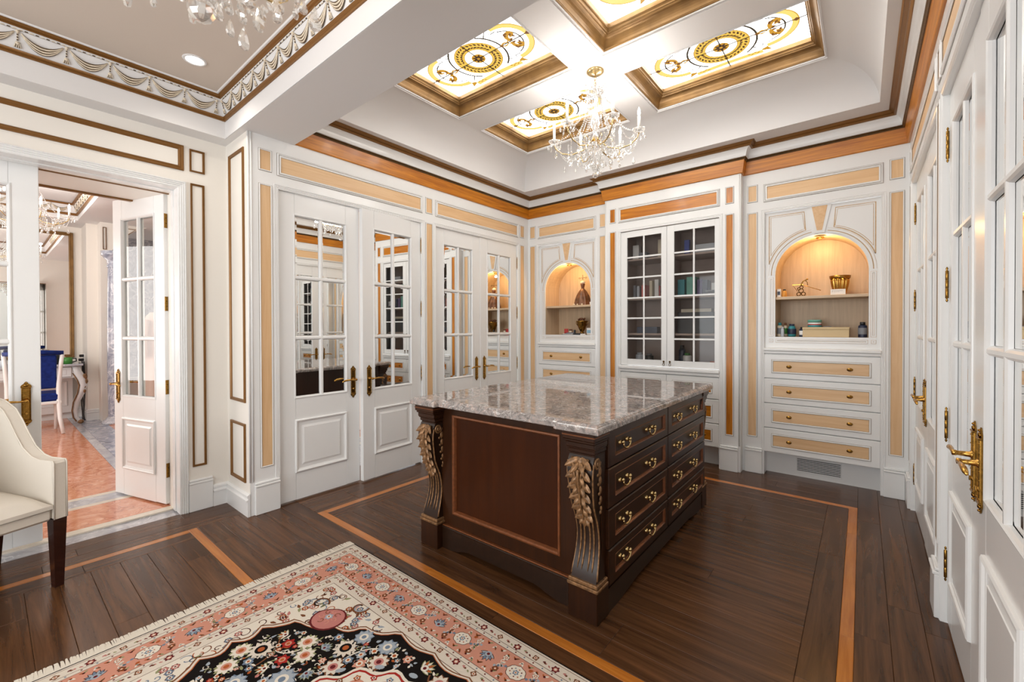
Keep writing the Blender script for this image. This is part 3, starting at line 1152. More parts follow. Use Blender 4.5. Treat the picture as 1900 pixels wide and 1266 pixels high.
LBL = ['white mirrored closet door nearest the gilt panelled corner', 'white mirrored closet door partly behind the island corner', 'white mirrored closet door behind the granite island top', 'white mirrored closet door beside the arched niche with dress figurine']
k = 0
for a, b in OPEN:
    c = (a + b) / 2
    door(FL @ T(a + 0.002, 0.013, -0.022), True, LBL[k])
    ajar = math.radians(3.85) if k == 0 else 0.0      # this leaf stands slightly open
    door(FL @ T(b - 0.003, 0.013, -0.018) @ Matrix.Rotation(ajar, 4, 'Y') @ T(-DW, 0, 0), False, LBL[k + 1])
    k += 2
LBR = ['far white closet door hinged beside the back wall niche', 'white closet door beside the near plinth block of side wall', 'white closet door hinged at the side wall pilaster', 'closest white closet door cut off by the picture edge']
k = 0
for a, b in reversed(OPEN):
    c = (a + b) / 2
    door(FR @ T(-b + 0.002, 0.013, -0.022), True, LBR[k])
    door(FR @ T(-c + 0.001, 0.013, -0.018), False, LBR[k + 1])
    k += 2
# double doors of the entry: one leaf shut, one swung into the dressing room
door(wall_frame((-4.075, -0.455, 0.013), (0, 1, 0), (1, 0, 0)), True, 'closed white glazed door leaf behind the cream armchair', 'clear_glass', True)
# astragal strip on the shut leaf
mb = MB()
mb.T = wall_frame((-4.075, -0.455, 0.013), (0, 1, 0), (1, 0, 0))
mb.cbox(DW - 0.012, DW + 0.028, 0, DHT, -0.012, 0.012, 0.004)
mb.cbox(DW - 0.004, DW + 0.02, 0, DHT, 0.008, 0.018, 0.004)
shut = bpy.data.objects['door_%d' % _dn[0]]
o = obj('astragal', mb, 'white_paint')
o.parent = shut
o.matrix_parent_inverse = shut.matrix_local.inverted()
# open leaf: u runs from the hinge away into the other room
ang = Vector((-0.958, -0.287, 0)).normalized()
nrm = Vector((ang.y, -ang.x, 0))
if nrm.y > 0:
    nrm = -nrm
u = -ang                       # so that u x z = n faces the camera side
org = Vector((-4.165, 0.880, 0.013)) - u * DW
opn = door(wall_frame(org, u, nrm), False, 'white glazed door leaf standing open into the dressing room', 'clear_glass', True, hinges=False)
for v in (0.26, 0.905, 1.55, 2.19):
    mb = MB()
    mb.cbox(DW, DW + 0.003, v - 0.055, v + 0.055, -0.040, -0.003, 0.001)
    for q in range(5):
        mb.ball((DW + 0.003, v - 0.04 + q * 0.02, -0.016 if q % 2 else -0.028), 0.004, 6, 4, 1)
    mb.lathe([(0.0, -0.085), (0.0055, -0.072), (0.003, -0.066), (0.0065, -0.062), (0.0065, 0.062), (0.003, 0.066), (0.0055, 0.072), (0.0, 0.085)], (DW + 0.008, v, -0.044), 10, axis=1)
    mb.cbox(DW + 0.008, DW + 0.05, v - 0.055, v + 0.055, -0.046, -0.043, 0.001)
    obj('hinge', mb, ['antique_brass', 'dark_bronze'], opn)

# ================================================================== STAINED GLASS CEILING PANELS
def ornament():
    """painted design, local x long, y short, facing down"""
    mb = MB()

    def ring(cx, cy, r0, r1, a0, a1, m, z, n=40):
        vs, fs = [], []
        for i in range(n + 1):
            a = a0 + (a1 - a0) * i / n
            vs += [(cx + r0 * math.cos(a), cy + r0 * math.sin(a), z), (cx + r1 * math.cos(a), cy + r1 * math.sin(a), z)]
        for i in range(n):
            fs.append((2 * i, 2 * i + 1, 2 * i + 3, 2 * i + 2))
        mb.add(vs, fs, m)

    def rib(pts, ws, m, z):
        vs, fs = [], []
        n = len(pts)
        for i, p in enumerate(pts):
            q0, q1 = pts[max(0, i - 1)], pts[min(n - 1, i + 1)]
            dx, dy = q1[0] - q0[0], q1[1] - q0[1]
            l = math.hypot(dx, dy) or 1
            w = ws[i] if isinstance(ws, (list, tuple)) else ws
            vs += [(p[0] - dy / l * w, p[1] + dx / l * w, z), (p[0] + dy / l * w, p[1] - dx / l * w, z)]
        for i in range(n - 1):
            fs.append((2 * i, 2 * i + 1, 2 * i + 3, 2 * i + 2))
        mb.add(vs, fs, m)

    def leaf(x, y, a, L, W, m, z):
        c, s = math.cos(a), math.sin(a)
        pts = [(0, 0), (0.35 * L, W), (0.75 * L, 0.6 * W), (L, 0), (0.75 * L, -0.6 * W), (0.35 * L, -W)]
        mb.poly([(x + p * c - q * s, y + p * s + q * c, z) for p, q in pts], m)
    G, DG, BR, DK, LINE, CR = 0, 1, 2, 3, 4, 5
    z1, z2, z3 = -0.001, -0.002, -0.003
    TAU = 2 * PI
    ring(0, 0, 0.108, 0.192, 0, TAU, G, z1, 56)
    ring(0, 0, 0.186, 0.193, 0, TAU, DG, z2, 56)
    ring(0, 0, 0.107, 0.113, 0, TAU, DG, z2, 56)
    for i in range(34):
        a = TAU * i / 34
        s = 1 if math.sin(a * 2) >= 0 else -1
        for q, rr in ((1, 0.157), (-1, 0.143)):
            leaf(rr * math.cos(a), rr * math.sin(a), a + s * PI / 2 + q * 0.6 * -s, 0.034, 0.0085, DK if i % 2 else BR, z2)
    ring(0, 0, 0.0, 0.056, 0, TAU, DG, z1, 24)
    for i in range(8):
        leaf(0.006 * math.cos(TAU * i / 8), 0.006 * math.sin(TAU * i / 8), TAU * i / 8, 0.044, 0.011, DK, z2)
    ring(0, 0, 0.0, 0.012, 0, TAU, DG, z3, 12)
    for sx in (-1, 1):
        base = 0 if sx > 0 else PI
        ring(sx * 0.285, 0, 0.168, 0.212, base - 1.62, base + 1.62, CR, z1, 30)
        ring(sx * 0.285, 0, 0.205, 0.210, base - 1.62, base + 1.62, DG, z2, 30)
        ring(sx * 0.27, 0, 0.137, 0.148, base - 1.3, base + 1.3, LINE, z1, 24)
        ring(0, 0, 0.229, 0.244, base - 0.95, base + 0.95, LINE, z1, 30)
        for sy in (-1, 1):
            x = lambda q: sx * q
            y = lambda q: sy * q
            mb.poly([(x(0.275), y(0.20), z2), (x(0.30), y(0.262), z2), (x(0.24), y(0.235), z2), (x(0.235), y(0.215), z2)], DG)
            rib([(x(0.0), y(0.236)), (x(0.12), y(0.240)), (x(0.24), y(0.248))], 0.023, CR, z1)
            for i in range(4):
                leaf(x(0.22 - 0.02 * i), y(0.236), (PI if sx > 0 else 0) + (0.5 if i % 2 else -0.5), 0.028, 0.007, DG, z2)
            rib([(x(0.19), y(0.150)), (x(0.235), y(0.195)), (x(0.255), y(0.150)), (x(0.30), y(0.150))], 0.005, LINE, z1)
            # acanthus scroll at the end
            pts, ws = [], []
            for i in range(16):
                t = i / 15
                a = -0.4 + t * 4.4
                r = 0.075 * (1 - 0.62 * t)
                pts.append((x(0.385 - 0.05 * t - r * math.cos(a) * 0.8), y(0.028 + 0.03 * t + r * math.sin(a) * 0.75)))
                ws.append(0.016 * math.sin(PI * (0.15 + 0.8 * t)) + 0.004)
            rib(pts, ws, DG, z2)
            for i in range(5):
                q = pts[i * 3]
                leaf(q[0], q[1], (0.6 + i * 1.1) * sx * sy, 0.036, 0.010, BR, z3)
            rib([(x(0.23), y(0.004)), (x(0.27), y(0.018)), (x(0.30), y(0.008)), (x(0.33), y(0.03)), (x(0.36), y(0.012))], [0.004, 0.009, 0.005, 0.010, 0.004], DG, z2)
        mb.poly([(sx * 0.215, 0, z3), (sx * 0.235, 0.012, z3), (sx * 0.26, 0, z3), (sx * 0.235, -0.012, z3)], BR)
        mb.poly([(sx * 0.455, 0, z3), (sx * 0.478, 0.02, z3), (sx * 0.505, 0, z3), (sx * 0.478, -0.02, z3)], BR)
    return mb.mesh('painted_ornament', ['glass_gold', 'glass_deepgold', 'glass_brown', 'glass_dark', 'glass_lead', 'glass_cream'])


ORN = None
plab = {(0, 0): 'backlit painted glass ceiling panel cut by the beam, left of chandelier', (0, 1): 'backlit painted glass ceiling panel directly behind the crystal chandelier', (1, 0): 'backlit painted glass ceiling panel cut off by the top picture edge', (1, 1): 'large fully visible backlit painted glass ceiling panel above the cabinets'}
GP = [(-0.012, -0.012), (-0.012, -0.001), (0.0, -0.004), (0.003, 0.004), (0.008, 0.006), (0.010, 0.012)]
for i in range(7):
    t = i / 6 * PI / 2
    GP.append((0.012 + 0.038 * (1 - math.cos(t)), 0.014 + 0.062 * math.sin(t)))
GP += [(0.054, 0.078), (0.058, 0.086), (0.064, 0.088), (0.066, 0.096), (0.072, 0.104), (0.078, 0.106), (0.080, 0.140)]
for i, (x0, x1) in enumerate(PX):
    for j, (y0, y1) in enumerate(PY):
        cx, cy = (x0 + x1) / 2, (y0 + y1) / 2
        hx, hy = (x1 - x0) / 2, (y1 - y0) / 2
        root = empty('ceiling_light_panel', T(cx, cy, ZC), label=plab[(i, j)], cat='ceiling light', group='painted glass ceiling panels')
        mb = MB()
        mb.sweep([(-hx, -hy), (-hx, hy), (hx, hy), (hx, -hy)], GP, closed=True, ms=[1, 1, 1] + [0] * (len(GP) - 4))
        obj('gold_frame', mb, ['gold_cove', 'ceiling_white'], root)
        gx, gy = hx - 0.079, hy - 0.079
        for sx in (-1, 1):
            for sy in (-1, 1):
                mb = MB()
                a, b = sorted((0, sx * gx))
                c, d = sorted((0, sy * gy))
                mb.box(a + 0.0015, b - 0.0015, c + 0.0015, d - 0.0015, 0.135, 0.139)
                obj('glass_pane', mb, 'glass_lit', root)
        mb = MB()
        mb.box(-gx, gx, -0.004, 0.004, 0.132, 0.136)
        mb.box(-0.004, 0.004, -gy, gy, 0.132, 0.136)
        obj('lead_strip', mb, 'glass_lead', root)
        if ORN is None:
            ORN = ornament()
        link('painted_ornament', ORN, root, T(0, 0, 0.134))
# ================================================================== NICHE CABINETS
def ribbon(mb, pts, w, n=0.0012, m=0, closed=False):
    """flat painted line in the uv plane"""
    k = len(pts)
    vs, fs = [], []
    for i, p in enumerate(pts):
        if closed:
            q0, q1 = pts[i - 1], pts[(i + 1) % k]
        else:
            q0, q1 = pts[max(0, i - 1)], pts[min(k - 1, i + 1)]
        dx, dy = q1[0] - q0[0], q1[1] - q0[1]
        l = math.hypot(dx, dy) or 1
        vs += [(p[0] - dy / l * w / 2, p[1] + dx / l * w / 2, n), (p[0] + dy / l * w / 2, p[1] - dx / l * w / 2, n)]
    for i in range(k if closed else k - 1):
        j = (i + 1) % k
        fs.append((2 * i, 2 * i + 1, 2 * j + 1, 2 * j))
    mb.add(vs, fs, m)


def knob_mesh():
    mb = MB()
    mb.lathe([(0.0, 0.010), (0.010, 0.008), (0.013, 0.003), (0.018, 0.0025), (0.019, 0.0), ], (0, 0, 0), 16)
    mb.lathe([(0.0, 0.024), (0.006, 0.022), (0.009, 0.017), (0.006, 0.012), (0.004, 0.008)], (0, 0, 0), 12)
    mb.v = [(x * 1.15, y * 0.8, z) for x, y, z in mb.v]
    return mb.mesh('knob', 'antique_brass')


KNOB = knob_mesh()


def cabinet_drawer(parent, u0, u1, v0, v1, pu, pv, wood_mat, knobs, n0=-0.002):
    mb = MB()
    mb.cbox(u0 + 0.001, u1 - 0.001, v0 + 0.003, v1 - 0.003, n0 - 0.02, n0 + 0.004, 0.004)
    d = obj('drawer', mb, 'white_paint', parent)
    mb = MB()
    z = n0 + 0.004
    mb.frame(u0 + pu, u1 - pu, v0 + pv, v1 - pv, [(0, z + 0.0006), (0.0035, z + 0.0006), (0.0035, z + 0.005), (0.008, z + 0.007), (0.014, z + 0.005), (0.016, z + 0.001)], ms=[1, 0, 0, 0, 1])
    obj('drawer_molding', mb, ['white_paint', 'groove'], d)
    mb = MB()
    mb.box(u0 + pu + 0.016, u1 - pu - 0.016, v0 + pv + 0.016, v1 - pv - 0.016, z - 0.001, z + 0.0014)
    obj('inlay_panel', mb, wood_mat, d)
    for ku in knobs:
        link('knob', KNOB, d, T(ku, (v0 + v1) / 2, z + 0.0014))
    return d


DZ = [0.212, 0.438, 0.667, 0.896, 1.122]


def niche_cabinet(x_shift, label):
    """local u measured like the right-hand unit; the frame's origin shifts it"""
    F = wall_frame((x_shift, YB, 0), (1, 0, 0), (0, -1, 0))
    root = empty('niche_cabinet', F, label=label, cat='cabinet', group='arched niche cabinets')
    A0, A1 = -0.624, 0.040
    R = (A1 - A0) / 2
    ac = (A0 + A1) / 2
    SP, BOT, TOP = 1.846, 1.279, 2.428
    n = -0.026
    # arched face
    mb = MB()
    K = 28
    arc = [(ac - R * math.cos(PI * i / K), SP + R * math.sin(PI * i / K)) for i in range(K + 1)]
    mb.quad((NI0, BOT - 0.1, n), (A0, BOT - 0.1, n), (A0, TOP, n), (NI0, TOP, n))
    mb.quad((A1, BOT - 0.1, n), (NI1, BOT - 0.1, n), (NI1, TOP, n), (A1, TOP, n))
    mb.quad((A0, BOT - 0.1, n), (A1, BOT - 0.1, n), (A1, BOT, n), (A0, BOT, n))
    for i in range(K):
        a, b = arc[i], arc[i + 1]
        mb.quad((a[0], a[1], n), (b[0], b[1], n), (b[0], TOP, n), (a[0], TOP, n))
    pts = [(A0, BOT)] + arc + [(A1, BOT)]
    for i in range(len(pts)):
        a, b = pts[i], pts[(i + 1) % len(pts)]
        mb.quad((a[0], a[1], n), (b[0], b[1], n), (b[0], b[1], n - 0.022), (a[0], a[1], n - 0.022))
    obj('arched_face', mb, 'white_paint', root)
    # archivolt band with a groove, ending in little square blocks
    for side in (0, 1):
     mb = MB()
     for r0, r1, h, m in ((R + 0.012, R + 0.027, 0.004, 0), (R + 0.027, R + 0.034, 0.001, 1), (R + 0.034, R + 0.050, 0.004, 0), (R + 0.050, R + 0.052, 0.001, 1)):
        for i in range(20 * side, 20 * side + 20):
            a0, a1 = PI * i / 40, PI * (i + 1) / 40
            if 0.46 < (a0 + a1) / 2 / PI < 0.54:
                continue
            q = [(ac + r * math.cos(a), SP + r * math.sin(a), n + h) for r, a in ((r0, a0), (r1, a0), (r1, a1), (r0, a1))]
            mb.quad(*q, m)
     obj('archivolt', mb, ['white_paint', 'glaze'], root)
    # straight flutes beside the opening and below it, corner squares
    for a, b, c, d in ((A0 - 0.050, A0 - 0.012, BOT + 0.005, SP - 0.02), (A1 + 0.012, A1 + 0.050, BOT + 0.005, SP - 0.02), (A0 + 0.004, A1 - 0.004, BOT - 0.052, BOT - 0.018), (A0 - 0.048, A0 - 0.016, BOT - 0.050, BOT - 0.020), (A1 + 0.016, A1 + 0.048, BOT - 0.050, BOT - 0.020)):
        mb = MB()
        mb.frame(a, b, c, d, [(0, n + 0.001), (0.002, n + 0.001), (0.002, n + 0.004), (0.011, n + 0.004), (0.013, n + 0.001), (0.0145, n + 0.001)], ms=[1, 0, 0, 0, 1])
        obj('fluted_border', mb, ['white_paint', 'glaze'], root)
    # spandrel panels with gold glazed outline
    for sg in (-1, 1):
        mb = MB()
        for off, w in ((0.0, 0.008), (0.014, 0.004)):
            r = R + 0.062 + off
            xo = (NI1 - 0.036 - off) if sg > 0 else (NI0 + 0.036 + off)
            hw = abs(xo - ac)
            pts2 = []
            a_end = math.acos(min(1, hw / r)) if hw < r else 0.0
            a_st = PI / 2 - 0.26 - off * 0.5
            for i in range(15):
                a = a_st + (a_end - a_st) * i / 14
                pts2.append((ac + sg * r * math.cos(a), SP + r * math.sin(a)))
            pts2.append((xo, TOP - 0.036 - off))
            pts2.append((ac + sg * (0.112 + off), TOP - 0.036 - off))
            ribbon(mb, pts2, w, n + 0.0014 + off * 0.02, 1, True)
        obj('spandrel_panel', mb, ['white_paint', 'glaze'], root)
    # keystone
    mb = MB()
    kz0, kz1 = SP + R + 0.012, TOP
    mb.prism([(ac - 0.036, kz0), (ac + 0.036, kz0), (ac + 0.085, kz1), (ac - 0.085, kz1)], n, n + 0.010)
    ks = obj('keystone', mb, 'white_paint', root)
    mb = MB()
    mb.prism([(ac - 0.019, kz0 + 0.022), (ac + 0.019, kz0 + 0.022), (ac + 0.056, kz1 - 0.006), (ac - 0.056, kz1 - 0.006)], n + 0.010, n + 0.0125)
    obj('inlay_panel', mb, 'maple_z', ks)
    # interior
    D = -0.36
    f = n - 0.02
    SH0, SH1 = 1.622, 1.648
    mb = MB()
    for i in range(K):
        a, b = arc[i], arc[i + 1]
        mb.add([(a[0], a[1], f), (b[0], b[1], f), (b[0], b[1], D), (a[0], a[1], D)], [(0, 1, 2, 3)], 0, True)
        mb.add([(a[0], a[1], D), (b[0], b[1], D), (ac, SP, D)], [(0, 1, 2)])
    mb.quad((A0, SP, D), (A1, SP, D), (A1, BOT, D), (A0, BOT, D))
    for x in (A0, A1):
        mb.quad((x, BOT, f), (x, SP, f), (x, SP, D), (x, BOT, D))
    mb.quad((A0, BOT, f), (A1, BOT, f), (A1, BOT, D), (A0, BOT, D))
    obj('niche_lining', mb, 'niche_y', root)
    mb = MB()
    mb.cbox(A0, A1, SH0, SH1, D, f - 0.006, 0.002)
    obj('shelf', mb, 'niche_x', root)
    # ledge above the drawers
    mb = MB()
    mb.cbox(NI0 - 0.004, NI1 + 0.004, 1.150, 1.178, -0.03, 0.018, 0.006)
    mb.cbox(NI0, NI1, 1.126, 1.150, -0.03, 0.006, 0.004)
    mb.box(NI0, NI1, 1.17, 1.2, -0.045, n - 0.003)
    obj('ledge', mb, 'white_paint', root)
    for q in range(4):
        cabinet_drawer(root, NI0, NI1, DZ[q], DZ[q + 1], 0.058, 0.050, 'maple_x', (-0.512, -0.080))
    mb = MB()
    mb.box(NI0, NI1, 0.205, 1.125, -0.12, -0.026)
    mb.box(NI0, NI1, 0.0, 0.205, -0.135, -0.125)
    obj('carcass', mb, 'white_paint', root)
    # brass lamp cup hidden at the crown of the arch
    mb = MB()
    mb.lathe([(0.0, 0.0), (0.03, 0.0), (0.032, -0.012), (0.028, -0.012), (0.026, -0.004), (0.0, -0.004)], (0, 0, 0), 16)
    lo = obj('niche_lamp', mb, 'brass', root, T(ac, SP + R - 0.015, -0.085) @ Matrix.Rotation(-PI / 2, 4, 'X'))
    l = point_light('niche_glow', (x_shift + ac, YB + 0.085, SP + R - 0.07), 2.1, (1.0, 0.64, 0.27), 0.015)
    return root


nic_r = niche_cabinet(0.0, 'white arched niche cabinet holding gold fluted cup and bottles')
nic_l = niche_cabinet(LNI0 - NI0, 'white arched niche cabinet holding dress figurine and bronze urn')
# air grille in the plinth of the right-hand unit
root = empty('vent_grille', wall_frame((0, YB + 0.1235, 0), (1, 0, 0), (0, -1, 0)), label='white slatted air vent in the plinth under niche drawers', cat='vent')
mb = MB()
mb.box(-0.462, -0.142, 0.048, 0.172, 0.0, 0.0012)
obj('backing', mb, 'p_black', root)
mb = MB()
mb.frame(-0.468, -0.136, 0.042, 0.178, [(0, 0), (0.001, 0.003), (0.006, 0.003), (0.008, 0.0)])
obj('frame', mb, 'white_paint', root)
mb = MB()
mb.cbox(-0.462, -0.142, -0.0038, 0.0038, 0, 0.004, 0.001)
sm = mb.mesh('slat', 'white_paint')
for q in range(9):
    link('slat', sm, root, T(0, 0.052 + q * 0.0145, 0))

# ================================================================== CENTRE DISPLAY CABINET
root = empty('display_cabinet', FBAY, label='white display cabinet with grid glazed doors in centre bay', cat='cabinet')
mb = MB()
D = -0.44
mb.box(BO0, BO1, 0.955, 2.43, D - 0.01, D)
mb.box(BO0 - 0.01, BO0, 0.955, 2.43, D, -0.03)
mb.box(BO1, BO1 + 0.01, 0.955, 2.43, D, -0.03)
mb.box(BO0, BO1, 2.42, 2.43, D, -0.03)
obj('interior', mb, 'cab_inside', root)
SHZ = [0.957, 1.29, 1.62, 1.71, 2.13]
SHZ = [0.957, 1.285, 1.67, 2.105]
for z in SHZ:
    mb = MB()
    mb.cbox(BO0, BO1, z, z + 0.02, D, -0.07, 0.002)
    obj('shelf', mb, 'cab_inside', root)
mb = MB()
for x in (BO0 + (BO1 - BO0) / 2,):
    mb.box(x - 0.009, x + 0.009, 0.977, 2.42, D, -0.09)
obj('divider', mb, 'cab_inside', root)
mb = MB()
mb.cbox(BO0 - 0.02, BO1 + 0.006, 0.915, 0.952, -0.05, 0.022, 0.008)
mb.cbox(BO0 - 0.006, BO1 + 0.003, 0.884, 0.915, -0.05, 0.008, 0.005)
obj('ledge', mb, 'white_paint', root)
BM = (BO0 + BO1) / 2


def cab_door(u0, u1, g0, g1, hand):
    d = empty('cabinet_door')
    d.parent = root
    v0, v1 = 0.957, 2.424
    gv0, gv1 = 1.024, 2.358
    n = -0.012
    mb = MB()
    mb.cbox(u0 + 0.0015, g0, v0, v1, n - 0.024, n, 0.002)
    mb.cbox(g1, u1 - 0.0015, v0, v1, n - 0.024, n, 0.002)
    mb.box(g0, g1, v0, gv0, n - 0.024, n)
    mb.box(g0, g1, gv1, v1, n - 0.024, n)
    obj('door_frame', mb, 'white_paint', d)
    gm = (g0 + g1) / 2
    pv = [gv0, 1.248, 1.470, 1.691, 1.914, 2.136, gv1]
    mb = MB()
    mb.cbox(gm - 0.009, gm + 0.009, gv0, gv1, n - 0.012, n - 0.001, 0.003)
    obj('muntin', mb, 'white_paint', d)
    for z in pv[1:-1]:
        mb = MB()
        mb.cbox(g0, g1, z - 0.009, z + 0.009, n - 0.012, n - 0.0015, 0.003)
        obj('muntin', mb, 'white_paint', d)
    for a, b in ((g0, gm), (gm, g1)):
        for q in range(6):
            mb = MB()
            mb.quad((a, pv[q], n - 0.014), (b, pv[q], n - 0.014), (b, pv[q + 1], n - 0.014), (a, pv[q + 1], n - 0.014))
            obj('glass_pane', mb, 'cabinet_glass', d)
    # ring pull
    mb = MB()
    mb.ball((hand, 1.012, n + 0.008), 0.010, 10, 6)
    mb.tube([(hand + 0.012 * math.sin(2 * PI * i / 14) * (1 if math.cos(2 * PI * i / 14) < 0.2 else 0.55), 0.985 + 0.016 * math.cos(2 * PI * i / 14), n + 0.010) for i in range(15)], 0.0022, 6)
    obj('ring_pull', mb, 'dark_bronze', d)


cab_door(BO0, BM, -2.018, -1.640, BM - 0.030)
cab_door(BM, BO1, -1.506, -1.117, BM + 0.034)
LZ = [0.199, 0.429, 0.666, 0.880]
for q in range(3):
    for a, b in ((BO0, BM), (BM, BO1)):
        cabinet_drawer(root, a, b, LZ[q], LZ[q + 1], 0.060, 0.052, 'amber_x', (a + 0.14, b - 0.14), -0.004)
mb = MB()
mb.box(BO0, BO1, 0.19, 0.885, -0.2, -0.03)
mb.box(BO0, BO1, 0.0, 0.19, -0.15, -0.13)
obj('carcass', mb, 'white_paint', root)

# ================================================================== ISLAND
IL, IR, IF, IB = -2.187, -0.934, 1.757, 3.53       # feet outline
icx = (IL + IR) / 2
island = empty('island', label='dark walnut island cabinet with carved corner brackets and eight drawers', cat='island')
bx0, bx1, by0, by1 = IL + 0.018, IR - 0.018, 1.835, 3.455
mb = MB()
mb.box(bx0, bx1, by0, by1, 0.06, 0.888)
obj('body', mb, 'walnut_z', island)
# moulded end panel facing the rug
Fi = wall_frame((0, by0, 0), (1, 0, 0), (0, -1, 0))
mb = MB()
mb.T = Fi
for a, b, c, d in ((-2.06, -1.945, 0.15, 0.888), (-1.18, -1.08, 0.15, 0.888), (-1.945, -1.18, 0.825, 0.888), (-1.945, -1.18, 0.15, 0.232)):
    mb.box(a, b, c, d, 0, 0.018)
obj('panel_frame', mb, 'walnut_z', island)
mb = MB()
mb.T = Fi
mb.frame(-1.955, -1.170, 0.222, 0.835, [(0, 0.018), (0.002, 0.024), (0.010, 0.026), (0.016, 0.020), (0.020, 0.010), (0.022, 0.003)])
obj('panel_molding', mb, 'copper_edge', island)
mb = MB()
mb.T = Fi
mb.box(-1.945, -1.18, 0.232, 0.825, 0, 0.003)
obj('end_panel', mb, 'mahogany_z', island)
# skirting with a shaped lower edge
def skirt(F, u0, u1, n0, h=0.128):
    mb = MB()
    mb.T = F
    pts = []
    K = 24
    for i in range(K + 1):
        t = i / K
        e = min(t, 1 - t)
        y = 0.0 if e < 0.07 else 0.035 * min(1, (e - 0.07) / 0.16) ** 1.5
        pts.append((u0 + (u1 - u0) * t, y))
    for i in range(K):
        a, b = pts[i], pts[i + 1]
        mb.add([(a[0], a[1], n0), (b[0], b[1], n0), (b[0], h, n0), (a[0], h, n0), (a[0], a[1], n0 - 0.02), (b[0], b[1], n0 - 0.02)], [(0, 1, 2, 3), (0, 4, 5, 1)])
    mb.cbox(u0, u1, h - 0.001, h + 0.010, n0 - 0.03, n0 + 0.004, 0.003, 0)
    mb.cbox(u0, u1, h + 0.010, h + 0.018, n0 - 0.03, n0 - 0.001, 0.003, 1)
    return obj('skirting', mb, ['dark_stain', 'copper_edge'], island)


skirt(Fi, -2.04, -1.09, 0.034)
Fr = wall_frame((bx1, 0, 0), (0, 1, 0), (1, 0, 0))
mb = MB()
mb.T = Fr
K = 24
for i in range(K):
    t0, t1 = i / K, (i + 1) / K
    f = lambda t: 0.0 if min(t, 1 - t) < 0.08 else 0.028 * min(1, (min(t, 1 - t) - 0.08) / 0.15)
    y0_, y1_ = 1.87 + t0 * 1.585, 1.87 + t1 * 1.585
    mb.quad((y0_, f(t0), 0.012), (y1_, f(t1), 0.012), (y1_, 0.112, 0.012), (y0_, 0.112, 0.012))
mb.box(1.86, 3.47, 0.108, 0.12, -0.01, 0.016)
obj('skirting', mb, 'dark_stain', island)
# drawers on the long side: two columns of four
mb = MB()
for s in (-1, 1):
    mb.lathe([(0.0, 0.012), (0.008, 0.010), (0.012, 0.004), (0.013, 0.0)], (s * 0.042, 0, 0), 12)
    mb.ball((s * 0.042, 0.004, 0.018), 0.010, 8, 6)
    mb.ball((s * 0.034, -0.008, 0.018), 0.006, 8, 5)
pts = [(0.042 * math.cos(a), -0.004 - 0.028 * math.sin(a), 0.022) for a in [PI * i / 12 for i in range(13)]]
mb.tube(pts, [0.004, 0.0045, 0.004, 0.005, 0.004, 0.0055, 0.0065, 0.0055, 0.004, 0.005, 0.004, 0.0045, 0.004], 8)
PULL = mb.mesh('drawer_pull', 'pale_brass')
IZ = [0.124, 0.304, 0.500, 0.696, 0.880]
for a, b in ((1.874, 2.677), (2.681, 3.480)):
    for q in range(4):
        v0, v1 = IZ[q], IZ[q + 1]
        mb = MB()
        mb.T = Fr
        z = 0.018
        p0, p1, q0, q1 = a + 0.07, b - 0.045, v0 + 0.046, v1 - 0.042
        mb.frame(a + 0.001, b - 0.001, v0 + 0.003, v1 - 0.003, [(0, 0.0), (0, z - 0.005), (0.005, z), (0.02, z)])
        A0_, A1_, B0_, B1_ = a + 0.021, b - 0.021, v0 + 0.023, v1 - 0.023
        oc = [(A0_, B0_, z), (A1_, B0_, z), (A1_, B1_, z), (A0_, B1_, z)]
        ic = [(p0, q0, z), (p1, q0, z), (p1, q1, z), (p0, q1, z)]
        for e_ in range(4):
            mb.quad(oc[e_], oc[(e_ + 1) % 4], ic[(e_ + 1) % 4], ic[e_])
        d = obj('drawer', mb, 'walnut_y', island)
        mb = MB()
        mb.T = Fr
        mb.frame(p0, p1, q0, q1, [(0, z), (0.001, z + 0.001), (0.005, z - 0.001), (0.008, z - 0.006), (0.010, z - 0.006), (0.012, z - 0.012)], m=0)
        obj('drawer_molding', mb, 'copper_edge', d)
        mb = MB()
        mb.T = Fr
        mb.box(p0 + 0.010, p1 - 0.010, q0 + 0.010, q1 - 0.010, 0.001, z - 0.012)
        obj('drawer_panel', mb, 'walnut_y', d)
        for hu in (a + 0.185, b - 0.275):
            link('drawer_pull', PULL, d, Fr @ T(hu, (v0 + v1) / 2 + 0.005, z - 0.012))


